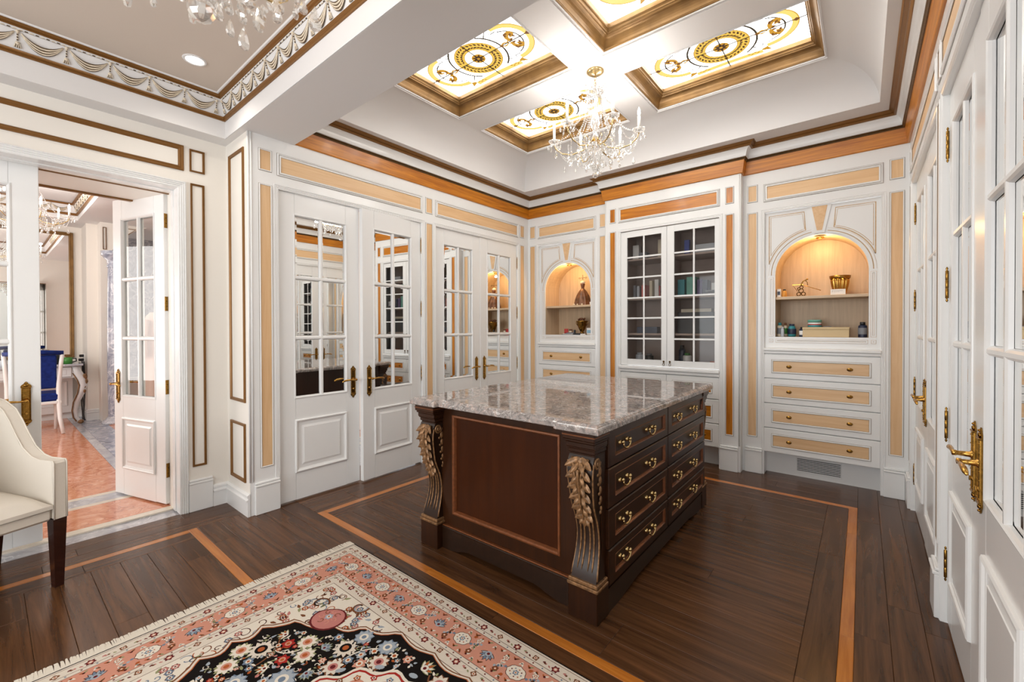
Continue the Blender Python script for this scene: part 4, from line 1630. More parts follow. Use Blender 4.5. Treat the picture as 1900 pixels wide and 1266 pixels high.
def corbel_meshes():
    """bracket in local (u across, z up, n out); width 0.156, foot block below"""
    d = {}
    W = 0.148
    mb = MB()
    mb.cbox(-0.078, 0.078, -0.115, 0.0, 0, 0.152, 0.003)
    d['foot'] = mb.mesh('foot_block', 'walnut_z')
    mb = MB()
    mb.cbox(-0.082, 0.082, -0.110, 0.006, 0.150, 0.166, 0.005)
    mb.cbox(-0.077, 0.077, -0.110, 0.001, 0.166, 0.184, 0.006)
    d['band'] = mb.mesh('gilded_band', 'gilded')
    # S-shaped shaft: outline of the front face n(z)
    prof = []
    for i in range(25):
        t = i / 24
        z = 0.184 + t * (0.775 - 0.184)
        n = -0.012 - 0.042 * math.sin(PI * min(1, t / 0.62)) ** 1.3 + 0.055 * max(0, (t - 0.45) / 0.55) ** 1.2 * (1 - 0.75 * max(0, (t - 0.80) / 0.2) ** 2)
        hw = 0.066 - 0.012 * math.sin(PI * min(1, t / 0.9))
        prof.append((z, n, hw))
    mb = MB()
    cols = 8
    vs, fs, ms = [], [], []
    for z, n, hw in prof:
        for c in range(cols + 1):
            u = -hw + 2 * hw * c / cols
            vs.append((u, n, z))
    for i in range(24):
        for c in range(cols):
            fs.append((i * (cols + 1) + c, i * (cols + 1) + c + 1, (i + 1) * (cols + 1) + c + 1, (i + 1) * (cols + 1) + c))
    mb.add(vs, fs, 0, True)
    for s in (0, cols):
        for i in range(24):
            a, b = vs[i * (cols + 1) + s], vs[(i + 1) * (cols + 1) + s]
            mb.quad(a, b, (b[0], -0.10, b[2]), (a[0], -0.10, a[2]))
    d['shaft'] = mb.mesh('corbel_shaft', 'dark_stain')

    def surf(u, t):
        i = min(23, int(t * 24))
        f = t * 24 - i
        a, b = prof[i], prof[i + 1]
        z = a[0] + (b[0] - a[0]) * f
        n = a[1] + (b[1] - a[1]) * f
        hw = a[2] + (b[2] - a[2]) * f
        return (u * hw, n, z)
    for k, u in enumerate((-0.62, -0.26, 0.26, 0.62)):
        mb = MB()
        pts = []
        rs = []
        for i in range(13):
            t = 0.07 + 0.5 * i / 12
            p = surf(u, t)
            pts.append((p[0], p[1] + 0.001, p[2]))
            rs.append(0.0045 if 0 < i < 12 else 0.001)
        mb.tube(pts, rs, 6)
        d['flute%d' % k] = mb.mesh('flute', 'gilded')
    # acanthus leaf on the upper face: overlapping curled lobes
    mb = MB()

    def lobe(x, t, dx, dz, L, w, lift):
        p = surf(0, t)
        vs, fs = [], []
        K = 7
        for i in range(K + 1):
            s = i / K
            cx, cz = x + dx * L * s, p[2] + dz * L * s
            tt = max(0.0, min(1.0, (cz - 0.184) / (0.775 - 0.184)))
            nn = surf(0, tt)[1]
            hw = w * math.sin(PI * (0.10 + 0.86 * s)) ** 0.8
            up = lift * math.sin(PI * s * 0.75) + 0.010 * s ** 3
            for k, (o, h) in enumerate(((-1.0, 0.0), (-0.5, 0.004), (0.0, 0.0075), (0.5, 0.004), (1.0, 0.0))):
                vs.append((cx - dz * o * hw, nn + 0.002 + up + h, cz + dx * o * hw))
        for i in range(K):
            for k in range(4):
                q = i * 5 + k
                fs.append((q, q + 1, q + 6, q + 5))
        mb.add(vs, fs, 0, True)
    for i in range(6):
        t = 0.52 + 0.46 * i / 5
        g = 0.66 + 0.34 * i / 5
        for s in (-1, 1):
            lobe(s * 0.003, t, s * 0.86, -0.51, 0.076 * g, 0.0185, 0.006)
            lobe(s * 0.005, t - 0.03, s * 0.50, -0.87, 0.060 * g, 0.0125, 0.015)
    lobe(0.0, 0.52, 0.0, -1.0, 0.060, 0.020, 0.012)
    pts, rs = [], []
    for i in range(12):
        t = 0.90 - 0.43 * i / 11
        p = surf(0, t)
        pts.append((p[0], p[1] + 0.016, p[2]))
        rs.append(0.0085 - 0.005 * i / 11)
    mb.tube(pts, rs, 8)
    for s in (-1, 1):
        a, b = surf(s * 0.62, 0.985), surf(0, 0.70)
        q = surf(0, 0.87)
        mb.tube([(a[0], a[1] + 0.010, a[2]), (a[0] * 0.45, q[1] + 0.016, q[2]), (b[0] + s * 0.004, b[1] + 0.016, b[2])], [0.007, 0.006, 0.003], 6)
    tp = [surf(u_, t_) for u_, t_ in ((-0.5, 0.985), (0.5, 0.985), (0.0, 0.86))]
    mb.poly([(p[0], p[1] + 0.009, p[2]) for p in tp])
    d['leaf'] = mb.mesh('acanthus_leaf', 'gilded')
    # volute and edging seen from the side
    for sgn, key in ((1, 'vol_r'), (-1, 'vol_l')):
        mb = MB()
        hwt = prof[-1][2]
        c = (sgn * 0.060, -0.022, 0.745)
        pts = []
        for i in range(22):
            a = PI * 0.5 - i / 21 * 2.6 * 2 * PI * 0.62
            r = 0.030 * (1 - 0.8 * i / 21)
            pts.append((c[0] + sgn * (0.006 + 0.006 * i / 21), c[1] + r * math.sin(a + PI), c[2] + r * math.cos(a + PI)))
        mb.tube(pts, [0.006] * 22, 6)
        mb.lathe([(0.0, 0.012), (0.010, 0.010), (0.028, 0.004), (0.030, 0.0)], c, 14, axis=0)
        pts = []
        for i in range(20):
            t = 0.02 + 0.93 * i / 19
            p = surf(sgn * 1.0, t)
            pts.append((p[0] + sgn * 0.002, p[1] - 0.004, p[2]))
        mb.tube(pts, 0.0048, 6)
        # hanging leaf drops on the side
        for q in range(5):
            mb.ball((sgn * 0.064, -0.052 - 0.003 * q, 0.70 - q * 0.045), 0.016 - 0.0016 * q, 8, 5, 0, (0.5, 0.9, 1.5))
            mb.ball((sgn * 0.064, -0.035 - 0.006 * q, 0.685 - q * 0.045), 0.009, 8, 5, 0, (0.5, 1.2, 1.0))
        d[key] = mb.mesh('volute', 'gilded')
    mb = MB()
    for w, n, z0, z1 in ((0.066, 0.0, 0.770, 0.785), (0.070, 0.010, 0.785, 0.806), (0.073, 0.016, 0.806, 0.812), (0.076, 0.022, 0.812, 0.838), (0.080, 0.030, 0.838, 0.850), (0.086, 0.038, 0.850, 0.888)):
        mb.cbox(-w, w, -0.11, n, z0, z1, 0.004)
    mb.cbox(-0.087, 0.087, -0.11, 0.039, 0.868, 0.874, 0.001, 1)
    d['cap'] = mb.mesh('capital', ['walnut_x', 'copper_edge'])
    return d


CM = corbel_meshes()
for cx, cy, rot in ((IR - 0.078, IF, 0), (IL + 0.078, IF, 0), (IR - 0.078, IB, PI), (IL + 0.078, IB, PI)):
    e = empty('corbel')
    e.parent = island
    e.matrix_local = T(cx, cy, 0) @ RZ(rot) @ Matrix.Scale(-1, 4, (0, 1, 0))
    for key, nme in (('foot', 'foot_block'), ('band', 'gilded_band'), ('shaft', 'corbel_shaft'), ('leaf', 'acanthus_leaf'), ('vol_r', 'volute'), ('vol_l', 'volute'), ('cap', 'capital'), ('flute0', 'flute'), ('flute1', 'flute'), ('flute2', 'flute'), ('flute3', 'flute')):
        link(nme, CM[key], e)

# granite worktop with bumped-out corners and an ogee edge
def top_outline(o):
    x0, x1, y0, y1 = -2.228 - o, -0.900 + o, 1.738 - o, 3.545 + o
    b, w = 0.034, 0.235
    return [(x0, y0 - b), (x0, y1 + b), (x0 + w, y1 + b), (x0 + w, y1), (x1 - w, y1), (x1 - w, y1 + b), (x1, y1 + b), (x1, y0 - b), (x1 - w, y0 - b), (x1 - w, y0), (x0 + w, y0), (x0 + w, y0 - b)]


mb = MB()
pr = [(0.02, 0.889), (0.004, 0.889), (0.0, 0.893), (0.0, 0.912), (0.003, 0.918), (0.009, 0.921), (0.012, 0.925), (0.017, 0.929), (0.024, 0.931)]
P0 = top_outline(0.0)
mb.sweep(P0, [(d, z) for d, z in pr], closed=True)
k = len(pr)
n12 = len(P0)
tops = [i * k + k - 1 for i in range(n12)]
# flat top and underside, split into three convex strips
top = [mb.v[i] for i in tops]
bot = [mb.v[i * k] for i in range(n12)]
for L in (top, bot):
    mb.poly([L[0], L[1], L[2], L[11]])
    mb.poly([L[3], L[4], L[9], L[10]])
    mb.poly([L[8], L[5], L[6], L[7]])
obj('granite_countertop', mb, 'granite', label='polished grey brown granite worktop on the island', cat='countertop')
# ================================================================== CHANDELIERS
def drop_mesh(r, h):
    mb = MB()
    pr = [(0.0, h * 0.5), (r * 0.35, h * 0.34), (r * 0.8, h * 0.0), (r, -h * 0.22), (r * 0.75, -h * 0.40), (0.0, -h * 0.5)]
    mb.lathe(pr, (0, 0, 0), 7, smooth=False)
    mb.v = [(x, y * 0.6, z) for x, y, z in mb.v]
    return mb.mesh('crystal_drop', 'crystal')


def strand(mb, pts, r, gap):
    """octahedral beads threaded along a polyline"""
    acc = 0.0
    for i in range(len(pts) - 1):
        a, b = Vector(pts[i]), Vector(pts[i + 1])
        L = (b - a).length
        t = acc
        while t < L:
            p = a + (b - a) * (t / L)
            mb.octa(p, r, r * 1.15)
            t += gap
        acc = t - L


def chandelier(loc, ztop, drop, s, arms, label, big, power, rot=0.0):
    """hangs from ztop down to ztop - drop; s scales widths"""
    root = empty('chandelier', T(loc[0], loc[1], ztop), label=label, cat='chandelier', group='crystal chandeliers')
    k = drop / 0.83
    mb = MB()
    mb.lathe([(0.0, -0.03 * k), (0.012, -0.03 * k), (0.018, -0.026 * k), (0.040 * s, -0.024 * k), (0.052 * s, -0.014 * k), (0.060 * s, -0.010), (0.060 * s, 0.0)], seg=24)
    obj('canopy', mb, 'pale_brass', root)
    mb = MB()
    for i in range(5):
        z = -0.035 * k - i * 0.022 * k
        mb.tube([(0.008 * math.cos(a) if i % 2 else 0, 0 if i % 2 else 0.008 * math.cos(a), z + 0.014 * k * math.sin(a)) for a in [2 * PI * q / 10 for q in range(11)]], 0.0022, 5)
    obj('chain', mb, 'brass', root)
    mb = MB()
    mb.lathe([(0.004, -0.14 * k), (0.012, -0.15 * k), (0.02 * s, -0.17 * k), (0.01, -0.2 * k), (0.014, -0.25 * k), (0.011, -0.3 * k), (0.03 * s, -0.36 * k), (0.034 * s, -0.40 * k), (0.02 * s, -0.45 * k), (0.012, -0.48 * k), (0.03 * s, -0.52 * k), (0.016, -0.55 * k), (0.0, -0.6 * k)], seg=14)
    obj('glass_stem', mb, 'crystal', root)
    mb = MB()
    mb.lathe([(0.0, -0.50 * k), (0.014, -0.50 * k), (0.026 * s, -0.52 * k), (0.026 * s, -0.545 * k), (0.01, -0.56 * k)], seg=14)
    obj('hub', mb, 'brass', root)
    mb = MB()
    mb.lathe([(0.05 * s, -0.165 * k), (0.062 * s, -0.15 * k), (0.058 * s, -0.172 * k), (0.02, -0.18 * k)], seg=12)
    obj('top_bobeche', mb, 'crystal', root)
    mb = MB()
    mb.lathe([(0.0, -0.625 * k), (0.03 * s, -0.615 * k), (0.055 * s, -0.59 * k), (0.062 * s, -0.565 * k), (0.058 * s, -0.565 * k)], seg=14, flute=0.12, nfl=7)
    obj('bottom_bowl', mb, 'crystal', root)
    dsm, dbg = drop_mesh(0.008 * big, 0.030 * big), drop_mesh(0.011 * big, 0.044 * big)
    R = 0.295 * s
    mbA = MB()
    mbA.tube([(0.02, 0, -0.53 * k), (0.09 * s, 0, -0.60 * k), (0.17 * s, 0, -0.62 * k), (0.24 * s, 0, -0.60 * k), (0.285 * s, 0, -0.555 * k), (R, 0, -0.52 * k)], [0.006, 0.0055, 0.005, 0.005, 0.005, 0.006], 8)
    mbA.tube([(0.05 * s, 0, -0.55 * k), (0.10 * s, 0, -0.52 * k), (0.12 * s, 0, -0.55 * k), (0.10 * s, 0, -0.575 * k)], [0.003, 0.0035, 0.003, 0.002], 6)
    ARM = mbA.mesh('arm', 'pale_brass')
    mbB = MB()
    mbB.lathe([(0.008, -0.52 * k), (0.012, -0.512 * k), (0.03, -0.514 * k), (0.046, -0.502 * k), (0.05, -0.494 * k), (0.046, -0.500 * k), (0.03, -0.508 * k)], (R, 0, 0), 12, flute=0.10, nfl=6)
    BOB = mbB.mesh('bobeche', 'crystal')
    mbC = MB()
    mbC.lathe([(0.0, -0.505 * k), (0.011, -0.505 * k), (0.0105, -0.395 * k), (0.0, -0.392 * k)], (R, 0, 0), 10)
    CAN = mbC.mesh('candle', 'candle_white')
    mbD = MB()
    mbD.lathe([(0.006, -0.392 * k), (0.0105, -0.380 * k), (0.0115, -0.370 * k), (0.008, -0.352 * k), (0.003, -0.335 * k), (0.0, -0.328 * k)], (R, 0, 0), 10)
    BUL = mbD.mesh('bulb', 'bulb')
    for i in range(arms):
        a = rot + 2 * PI * i / arms
        m = RZ(a)
        ar = link('arm', ARM, root, m)
        link('bobeche', BOB, ar)
        cd = link('candle', CAN, ar)
        link('bulb', BUL, ar)
        point_light('candle_lamp', (R, 0, -0.30 * k), power, (1.0, 0.95, 0.89), 0.02, ar)
        for q in range(6):
            b = 2 * PI * q / 6 + 0.3
            x, y = R + 0.046 * math.cos(b), 0.046 * math.sin(b)
            link('crystal_drop', dsm, ar, T(x, y, -0.530 * k - 0.012 * big) @ RZ(b))
        mbS = MB()
        # swags: from the top crown down to the arm, and between neighbouring arms
        a2 = 2 * PI / arms
        p0, p1 = Vector((0.055 * s, 0, -0.17 * k)), Vector((R - 0.03, 0, -0.50 * k))
        strand(mbS, [p0 + (p1 - p0) * t + Vector((0, 0, -0.09 * k * math.sin(PI * t))) for t in [q / 10 for q in range(11)]], 0.0052 * big, 0.0125 * big)
        q0, q1 = Vector((R, 0.03, -0.51 * k)), Vector((R * math.cos(a2) + 0.02, R * math.sin(a2) - 0.02, -0.51 * k))
        strand(mbS, [q0 + (q1 - q0) * t + Vector((0, 0, -0.10 * k * math.sin(PI * t))) for t in [q / 10 for q in range(11)]], 0.0046 * big, 0.0115 * big)
        q1 = Vector((0.05 * s, 0.02, -0.585 * k))
        strand(mbS, [q0 + (q1 - q0) * t + Vector((0, 0, -0.13 * k * math.sin(PI * t))) for t in [q / 10 for q in range(11)]], 0.0046 * big, 0.0115 * big)
        b = a2 / 2
        strand(mbS, [(0.058 * s * math.cos(b), 0.058 * s * math.sin(b), -0.17 * k), (0.05 * s * math.cos(b), 0.05 * s * math.sin(b), -0.33 * k)], 0.0046 * big, 0.0115 * big)
        for b2 in (0.0, 0.33, 0.66):
            bb = b2 * a2
            c0, s0 = math.cos(bb), math.sin(bb)
            strand(mbS, [(0.055 * s * c0, 0.055 * s * s0, -0.17 * k), (0.058 * s * c0, 0.058 * s * s0, -0.28 * k), (0.085 * s * c0, 0.085 * s * s0, -0.40 * k), (0.13 * s * c0, 0.13 * s * s0, -0.50 * k)], 0.0050 * big, 0.0125 * big)
            strand(mbS, [(0.12 * s * c0, 0.12 * s * s0, -0.56 * k), (0.12 * s * c0, 0.12 * s * s0, -0.655 * k)], 0.0044 * big, 0.0112 * big)
            strand(mbS, [(0.19 * s * c0, 0.19 * s * s0, -0.57 * k), (0.19 * s * c0, 0.19 * s * s0, -0.63 * k)], 0.0044 * big, 0.0112 * big)
            link('crystal_drop', dsm, ar, T(0.12 * s * c0, 0.12 * s * s0, -0.665 * k - 0.015 * big))
            link('crystal_drop', dsm, ar, T(0.19 * s * c0, 0.19 * s * s0, -0.64 * k - 0.015 * big))
        obj('bead_strand', mbS, 'crystal', ar, kind='stuff')
        link('crystal_drop', dbg, ar, T(R * 0.98 * math.cos(b), R * 0.98 * math.sin(b), -0.64 * k - 0.02 * big))
        link('crystal_drop', dbg, ar, T(R * 0.6, 0, -0.655 * k - 0.022 * big))
        link('crystal_drop', dsm, ar, T(R * 0.62 * math.cos(b), R * 0.62 * math.sin(b), -0.69 * k - 0.015 * big))
    mbS = MB()
    for i in range(12):
        a = 2 * PI * i / 12
        x, y = 0.056 * s * math.cos(a), 0.056 * s * math.sin(a)
        strand(mbS, [(x, y, -0.575 * k), (x * 0.7, y * 0.7, -0.68 * k - 0.03 * (i % 2)), (x * 0.3, y * 0.3, -0.765 * k)], 0.0048 * big, 0.0115 * big)
        strand(mbS, [(x * 0.9, y * 0.9, -0.145 * k), (x * 1.4, y * 1.4, -0.125 * k)], 0.006 * big, 0.013 * big)
    obj('bead_strand', mbS, 'crystal', root, kind='stuff')
    for i in range(8):
        a = 2 * PI * i / 8
        link('crystal_drop', dbg, root, T(0.05 * s * math.cos(a), 0.05 * s * math.sin(a), -0.70 * k - 0.012 * big))
    mb = MB()
    mb.ball((0, 0, -0.80 * k), 0.018 * big, 10, 8, 0, smooth=False)
    obj('finial', mb, 'crystal', root)
    return root


chandelier((-1.606, 3.0), ZC, 0.83, 1.10, 6, 'gold and crystal candle chandelier hanging over the island', 1.3, 2.1, 0.35)
chandelier((-1.48, 0.405), 3.10, 0.84, 1.08, 6, 'crystal chandelier drops hanging into view by the swag frieze', 2.0, 1.0, 0.9)

# ================================================================== RUG
RX0, RX1, RY0, RY1 = -2.482, -0.08, -0.13, 1.468
rcx, rcy = (RX0 + RX1) / 2, (RY0 + RY1) / 2
HX, HY = (RX1 - RX0) / 2, (RY1 - RY0) / 2
for nme, cc in dict(r_ivory=(222, 210, 194), r_pink=(208, 146, 124), r_black=(26, 22, 20), r_maroon=(104, 38, 40), r_blue=(116, 130, 148), r_lblue=(164, 172, 180), r_brown=(124, 78, 52), r_cream=(230, 220, 204), r_rust=(176, 92, 50), r_green=(150, 150, 110), r_line=(88, 52, 42), r_red=(166, 46, 40), r_rose=(194, 126, 118)).items():
    plain(nme, C(*[q * 0.93 for q in cc]), 0.95, bump=0.5, bscale=900, vary=0.12, spec=0.05)
RM = ['r_ivory', 'r_pink', 'r_black', 'r_maroon', 'r_blue', 'r_lblue', 'r_brown', 'r_cream', 'r_rust', 'r_green', 'r_line', 'r_red', 'r_rose']
IV, PK, BK, MA, BL, LB, BW, CR, RU, GR, LI, RD, RO = range(13)
rug = empty('rug', T(rcx, rcy, 0), label='oriental rug with black floral field and pink border', cat='rug')
mb = MB()
mb.cbox(-HX, HX, -HY, HY, 0.0005, 0.0085, 0.003)
obj('pile', mb, 'r_ivory', rug)
rr = random.Random(11)


class Rug(MB):
    z = 0.0086

    def P(s, pts, m):
        s.poly([(x, y, s.z) for x, y in pts], m)

    def rect(s, x0, x1, y0, y1, m):
        s.P([(x0, y0), (x1, y0), (x1, y1), (x0, y1)], m)

    def band(s, ix, iy, w, m):
        """rectangular ring with outer half sizes ix, iy and width w"""
        s.frame(-ix, ix, -iy, iy, [(0, s.z), (w, s.z)], m)

    def disc(s, x, y, r, m, n=12, sx=1.0, sy=1.0, a=0.0, wob=0.0, k=0):
        c, q = math.cos(a), math.sin(a)
        pts = []
        for i in range(n):
            t = 2 * PI * i / n
            rad = r * (1 + wob * math.cos(k * t))
            px, py = rad * sx * math.cos(t), rad * sy * math.sin(t)
            pts.append((x + px * c - py * q, y + px * q + py * c))
        s.P(pts, m)

    def up(s, dz=0.00012):
        s.z += dz
        return s

    def rosette(s, x, y, r, a, b, c, n=8, ln=None):
        z = s.z
        if ln is not None:
            s.disc(x, y, r * 1.12, ln, n * 3, wob=0.16, k=n, a=rr.random())
            s.up(0.00006)
        s.disc(x, y, r, a, n * 4, wob=0.20, k=n, a=rr.random())
        s.up(0.00006)
        s.disc(x, y, r * 0.55, b, 14)
        s.up(0.00006)
        s.disc(x, y, r * 0.3, c, 10)
        s.z = z

    def leaf(s, x, y, a, L, W, m):
        c, q = math.cos(a), math.sin(a)
        s.P([(x + p * c - w * q, y + p * q + w * c) for p, w in ((0, 0), (0.3 * L, W), (0.7 * L, 0.7 * W), (L, 0), (0.7 * L, -0.7 * W), (0.3 * L, -W))], m)

    def palmette(s, x, y, a, r, base, inner, ln):
        z = s.z
        for i in range(7):
            t = a + (i - 3) * 0.42
            s.leaf(x - 0.3 * r * math.cos(a), y - 0.3 * r * math.sin(a), t, r * 1.35 * (1 - 0.06 * abs(i - 3)), r * 0.26, ln)
        s.up(0.00006)
        for i in range(7):
            t = a + (i - 3) * 0.42
            s.leaf(x - 0.28 * r * math.cos(a), y - 0.28 * r * math.sin(a), t, r * 1.2 * (1 - 0.06 * abs(i - 3)), r * 0.19, base if i % 2 else inner)
        s.up(0.00006)
        s.disc(x - 0.15 * r * math.cos(a), y - 0.15 * r * math.sin(a), r * 0.42, inner, 12)
        s.up(0.00006)
        s.disc(x - 0.15 * r * math.cos(a), y - 0.15 * r * math.sin(a), r * 0.2, MA, 8)
        s.z = z

    def vine(s, pts, w, m):
        k = len(pts)
        vs, fs = [], []
        for i, p in enumerate(pts):
            q0, q1 = pts[max(0, i - 1)], pts[min(k - 1, i + 1)]
            dx, dy = q1[0] - q0[0], q1[1] - q0[1]
            l = math.hypot(dx, dy) or 1
            vs += [(p[0] - dy / l * w / 2, p[1] + dx / l * w / 2, s.z), (p[0] + dy / l * w / 2, p[1] - dx / l * w / 2, s.z)]
        for i in range(k - 1):
            fs.append((2 * i, 2 * i + 1, 2 * i + 3, 2 * i + 2))
        s.add(vs, fs, m)

    def curl(s, x, y, a, r, w, m, hand=1):
        pts = []
        for i in range(14):
            t = i / 13
            an = a + hand * t * 5.2
            q = r * (1 - 0.75 * t)
            pts.append((x + q * math.cos(an), y + q * math.sin(an)))
        s.vine(pts, w, m)


g = Rug()
g.band(HX, HY, 0.006, BK)
g.up()
# outer guard, pink main border, inner guard
G0, G1, G2, G3 = 0.010, 0.082, 0.225, 0.300


def lines(ins):
    g.band(HX - ins, HY - ins, 0.0022, LI)


for q in (G0 + 0.004, G1 - 0.022, G1 - 0.002, G2 + 0.0, G2 + 0.020, G3 - 0.004):
    lines(q)
g.band(HX - G1, HY - G1, G2 - G1, PK)
g.up()


def along(ins, step, fn, phase=0.0):
    """call fn(x, y, angle along edge, index) around a rectangle inset by ins"""
    ix, iy = HX - ins, HY - ins
    for (x0, y0, x1, y1) in ((-ix, iy, ix, iy), (-ix, -iy, ix, -iy), (-ix, -iy, -ix, iy), (ix, -iy, ix, iy)):
        L = math.hypot(x1 - x0, y1 - y0)
        n = max(1, round(L / step))
        for i in range(n):
            t = (i + 0.5 + phase) / n
            if t < 1:
                fn(x0 + (x1 - x0) * t, y0 + (y1 - y0) * t, math.atan2(y1 - y0, x1 - x0), i)


def guard(x, y, a, i):
    if i % 2:
        g.rosette(x, y, 0.016, MA, PK, CR, 6)
    else:
        g.rosette(x, y, 0.013, BW, IV, RU, 4)
    for s in (-1, 1):
        g.leaf(x + 0.034 * s * math.cos(a), y + 0.034 * s * math.sin(a), a + s * 0.6, 0.016, 0.004, (RO, GR, MA)[i % 3])
        g.disc(x + 0.046 * math.cos(a) * s, y + 0.046 * math.sin(a) * s, 0.005, RO if i % 2 else BW, 6)


along(0.042, 0.098, guard)
along(0.262, 0.098, guard)
for ins in (G1 - 0.012, G2 + 0.010):
    along(ins, 0.045, lambda x, y, a, i: g.disc(x, y, 0.004, BL if i % 2 else MA, 6))


def main(x, y, a, i):
    nx, ny = -math.sin(a), math.cos(a)
    if i % 2:
        g.palmette(x, y, a + PI / 2 * (1 if i % 4 == 1 else -1), 0.036, BL, LB, LI)
    else:
        z = g.z
        g.disc(x, y, 0.044, LI, 20, 1.0, 0.82, a, 0.06, 8)
        g.up(0.00006)
        g.disc(x, y, 0.041, CR, 20, 1.0, 0.82, a, 0.06, 8)
        g.up(0.00006)
        for q in range(9):
            t = 2 * PI * q / 9
            g.disc(x + 0.026 * math.cos(t), y + 0.02 * math.sin(t), 0.0035, (BL, MA, RU)[q % 3], 6)
        g.rosette(x, y, 0.012, BL, CR, RU, 6)
        g.z = z
        for s in (-1, 1):
            for q in range(4):
                d = 0.052 + 0.013 * q
                g.disc(x + s * d * math.cos(a) + nx * s * 0.008 * q, y + s * d * math.sin(a) + ny * s * 0.008 * q, 0.0068, LB if q % 2 else BL, 6)
            g.leaf(x + 0.05 * s * math.cos(a + 0.8), y + 0.05 * s * math.sin(a + 0.8), a + 0.8, 0.022 * s, 0.008, RU)
    for s in (-1, 1):
        ex, ey = x + 0.072 * math.cos(a), y + 0.072 * math.sin(a)
        g.rosette(ex + nx * 0.035 * s, ey + ny * 0.035 * s, 0.012, CR if s > 0 else BW, RU, CR, 5, LI)
        g.curl(ex - nx * 0.015 * s, ey - ny * 0.015 * s, a, 0.014, 0.003, CR, s)
        g.leaf(ex, ey, a + s * 1.0, 0.02, 0.006, (GR, CR, BW)[i % 3])


along((G1 + G2) / 2, 0.152, main)


def sprig(x, y, a, i):
    g.disc(x, y, 0.0055, (CR, BW, RU, MA)[i % 4], 7)
    g.leaf(x, y, a + (0.7 if i % 2 else -0.9), 0.020, 0.0045, (CR, GR, BW)[i % 3])
    g.leaf(x, y, a + (2.6 if i % 2 else -2.2), 0.016, 0.004, (CR, RU)[i % 2])


along(G1 + 0.018, 0.036, sprig)
along(G2 - 0.018, 0.036, sprig)
# field: cream spandrels first, then the scalloped black ground
FX_, FY_ = HX - G3, HY - G3
g.rect(-FX_, FX_, -FY_, FY_, CR)
g.up()
for sx in (-1, 1):
    for sy in (-1, 1):
        for q in range(260):
            x, y = sx * (FX_ - 0.02 - rr.random() * 0.60), sy * (FY_ - 0.02 - rr.random() * 0.48)
            t = rr.random() * 6.28
            if q % 3 == 0:
                g.curl(x, y, t, rr.uniform(0.015, 0.034), 0.0045, (BW, LI, BL, RU)[rr.randrange(4)], 1 if q % 2 else -1)
            elif q % 3 == 1:
                g.rosette(x, y, 0.014, (BL, RU, RO)[rr.randrange(3)], CR, MA, 6, LI)
            else:
                g.leaf(x, y, t, 0.035, 0.008, (BW, GR, LB, RO)[rr.randrange(4)])
g.up(0.0003)


def ground(scale):
    pts = []
    n = 160
    for i in range(n):
        t = 2 * PI * i / n
        c, s = math.cos(t), math.sin(t)
        p = 3.0
        r = 1 / ((abs(c) ** p + abs(s) ** p) ** (1 / p))
        r *= 1 - 0.05 * abs(math.sin(13 * t)) - 0.24 * max(0, math.sin(2 * t) ** 2 - 0.45)
        pts.append((c * r * (FX_ - 0.07) * scale, s * r * FY_ * scale))
    return pts


g.P(ground(1.035), BW)
g.up()
g.P(ground(1.024), IV)
g.up()
g.P(ground(1.008), RU)
g.up()
g.P(ground(1.0), BK)
g.up()
# heart cartouches at the corners of the black ground
for sx in (-1, 1):
    for sy in (-1, 1):
        z = g.z
        hx, hy = sx * (FX_ - 0.235), sy * (FY_ - 0.150)
        a = math.atan2(-sy, -sx)
        for sc, m in ((1.12, MA), (1.0, RO)):
            pts = []
            for i in range(24):
                t = 2 * PI * i / 24
                rad = 0.078 * sc * (1 - 0.22 * abs(math.sin(t / 2)) ** 8 + 0.12 * math.cos(t))
                pts.append((hx + rad * math.cos(t + a), hy + rad * math.sin(t + a) * 0.92))
            g.P(pts, m)
            g.up()
        for q in range(7):
            t = 2 * PI * q / 7
            g.curl(hx + 0.035 * math.cos(t), hy + 0.035 * math.sin(t), t, 0.016, 0.004, BW if q % 2 else PK)
        g.rosette(hx, hy, 0.018, LB, CR, RU, 6)
        for s in (-1, 1):
            g.curl(hx + s * sx * 0.13 * (1 if s > 0 else 0.4), hy + (0.02 if s > 0 else 0.13) * sy, 0.5, 0.05, 0.010, BW, s)
            g.curl(hx + s * sx * 0.13 * (1 if s > 0 else 0.4), hy + (0.02 if s > 0 else 0.13) * sy, 0.7, 0.042, 0.006, LB, s)
        g.z = z
# vines and blossoms over the black ground
gp = ground(0.93)
import itertools


def inside(x, y):
    c = False
    for (x1, y1), (x2, y2) in zip(gp, gp[1:] + gp[:1]):
        if (y1 > y) != (y2 > y) and x < (x2 - x1) * (y - y1) / (y2 - y1) + x1:
            c = not c
    return c


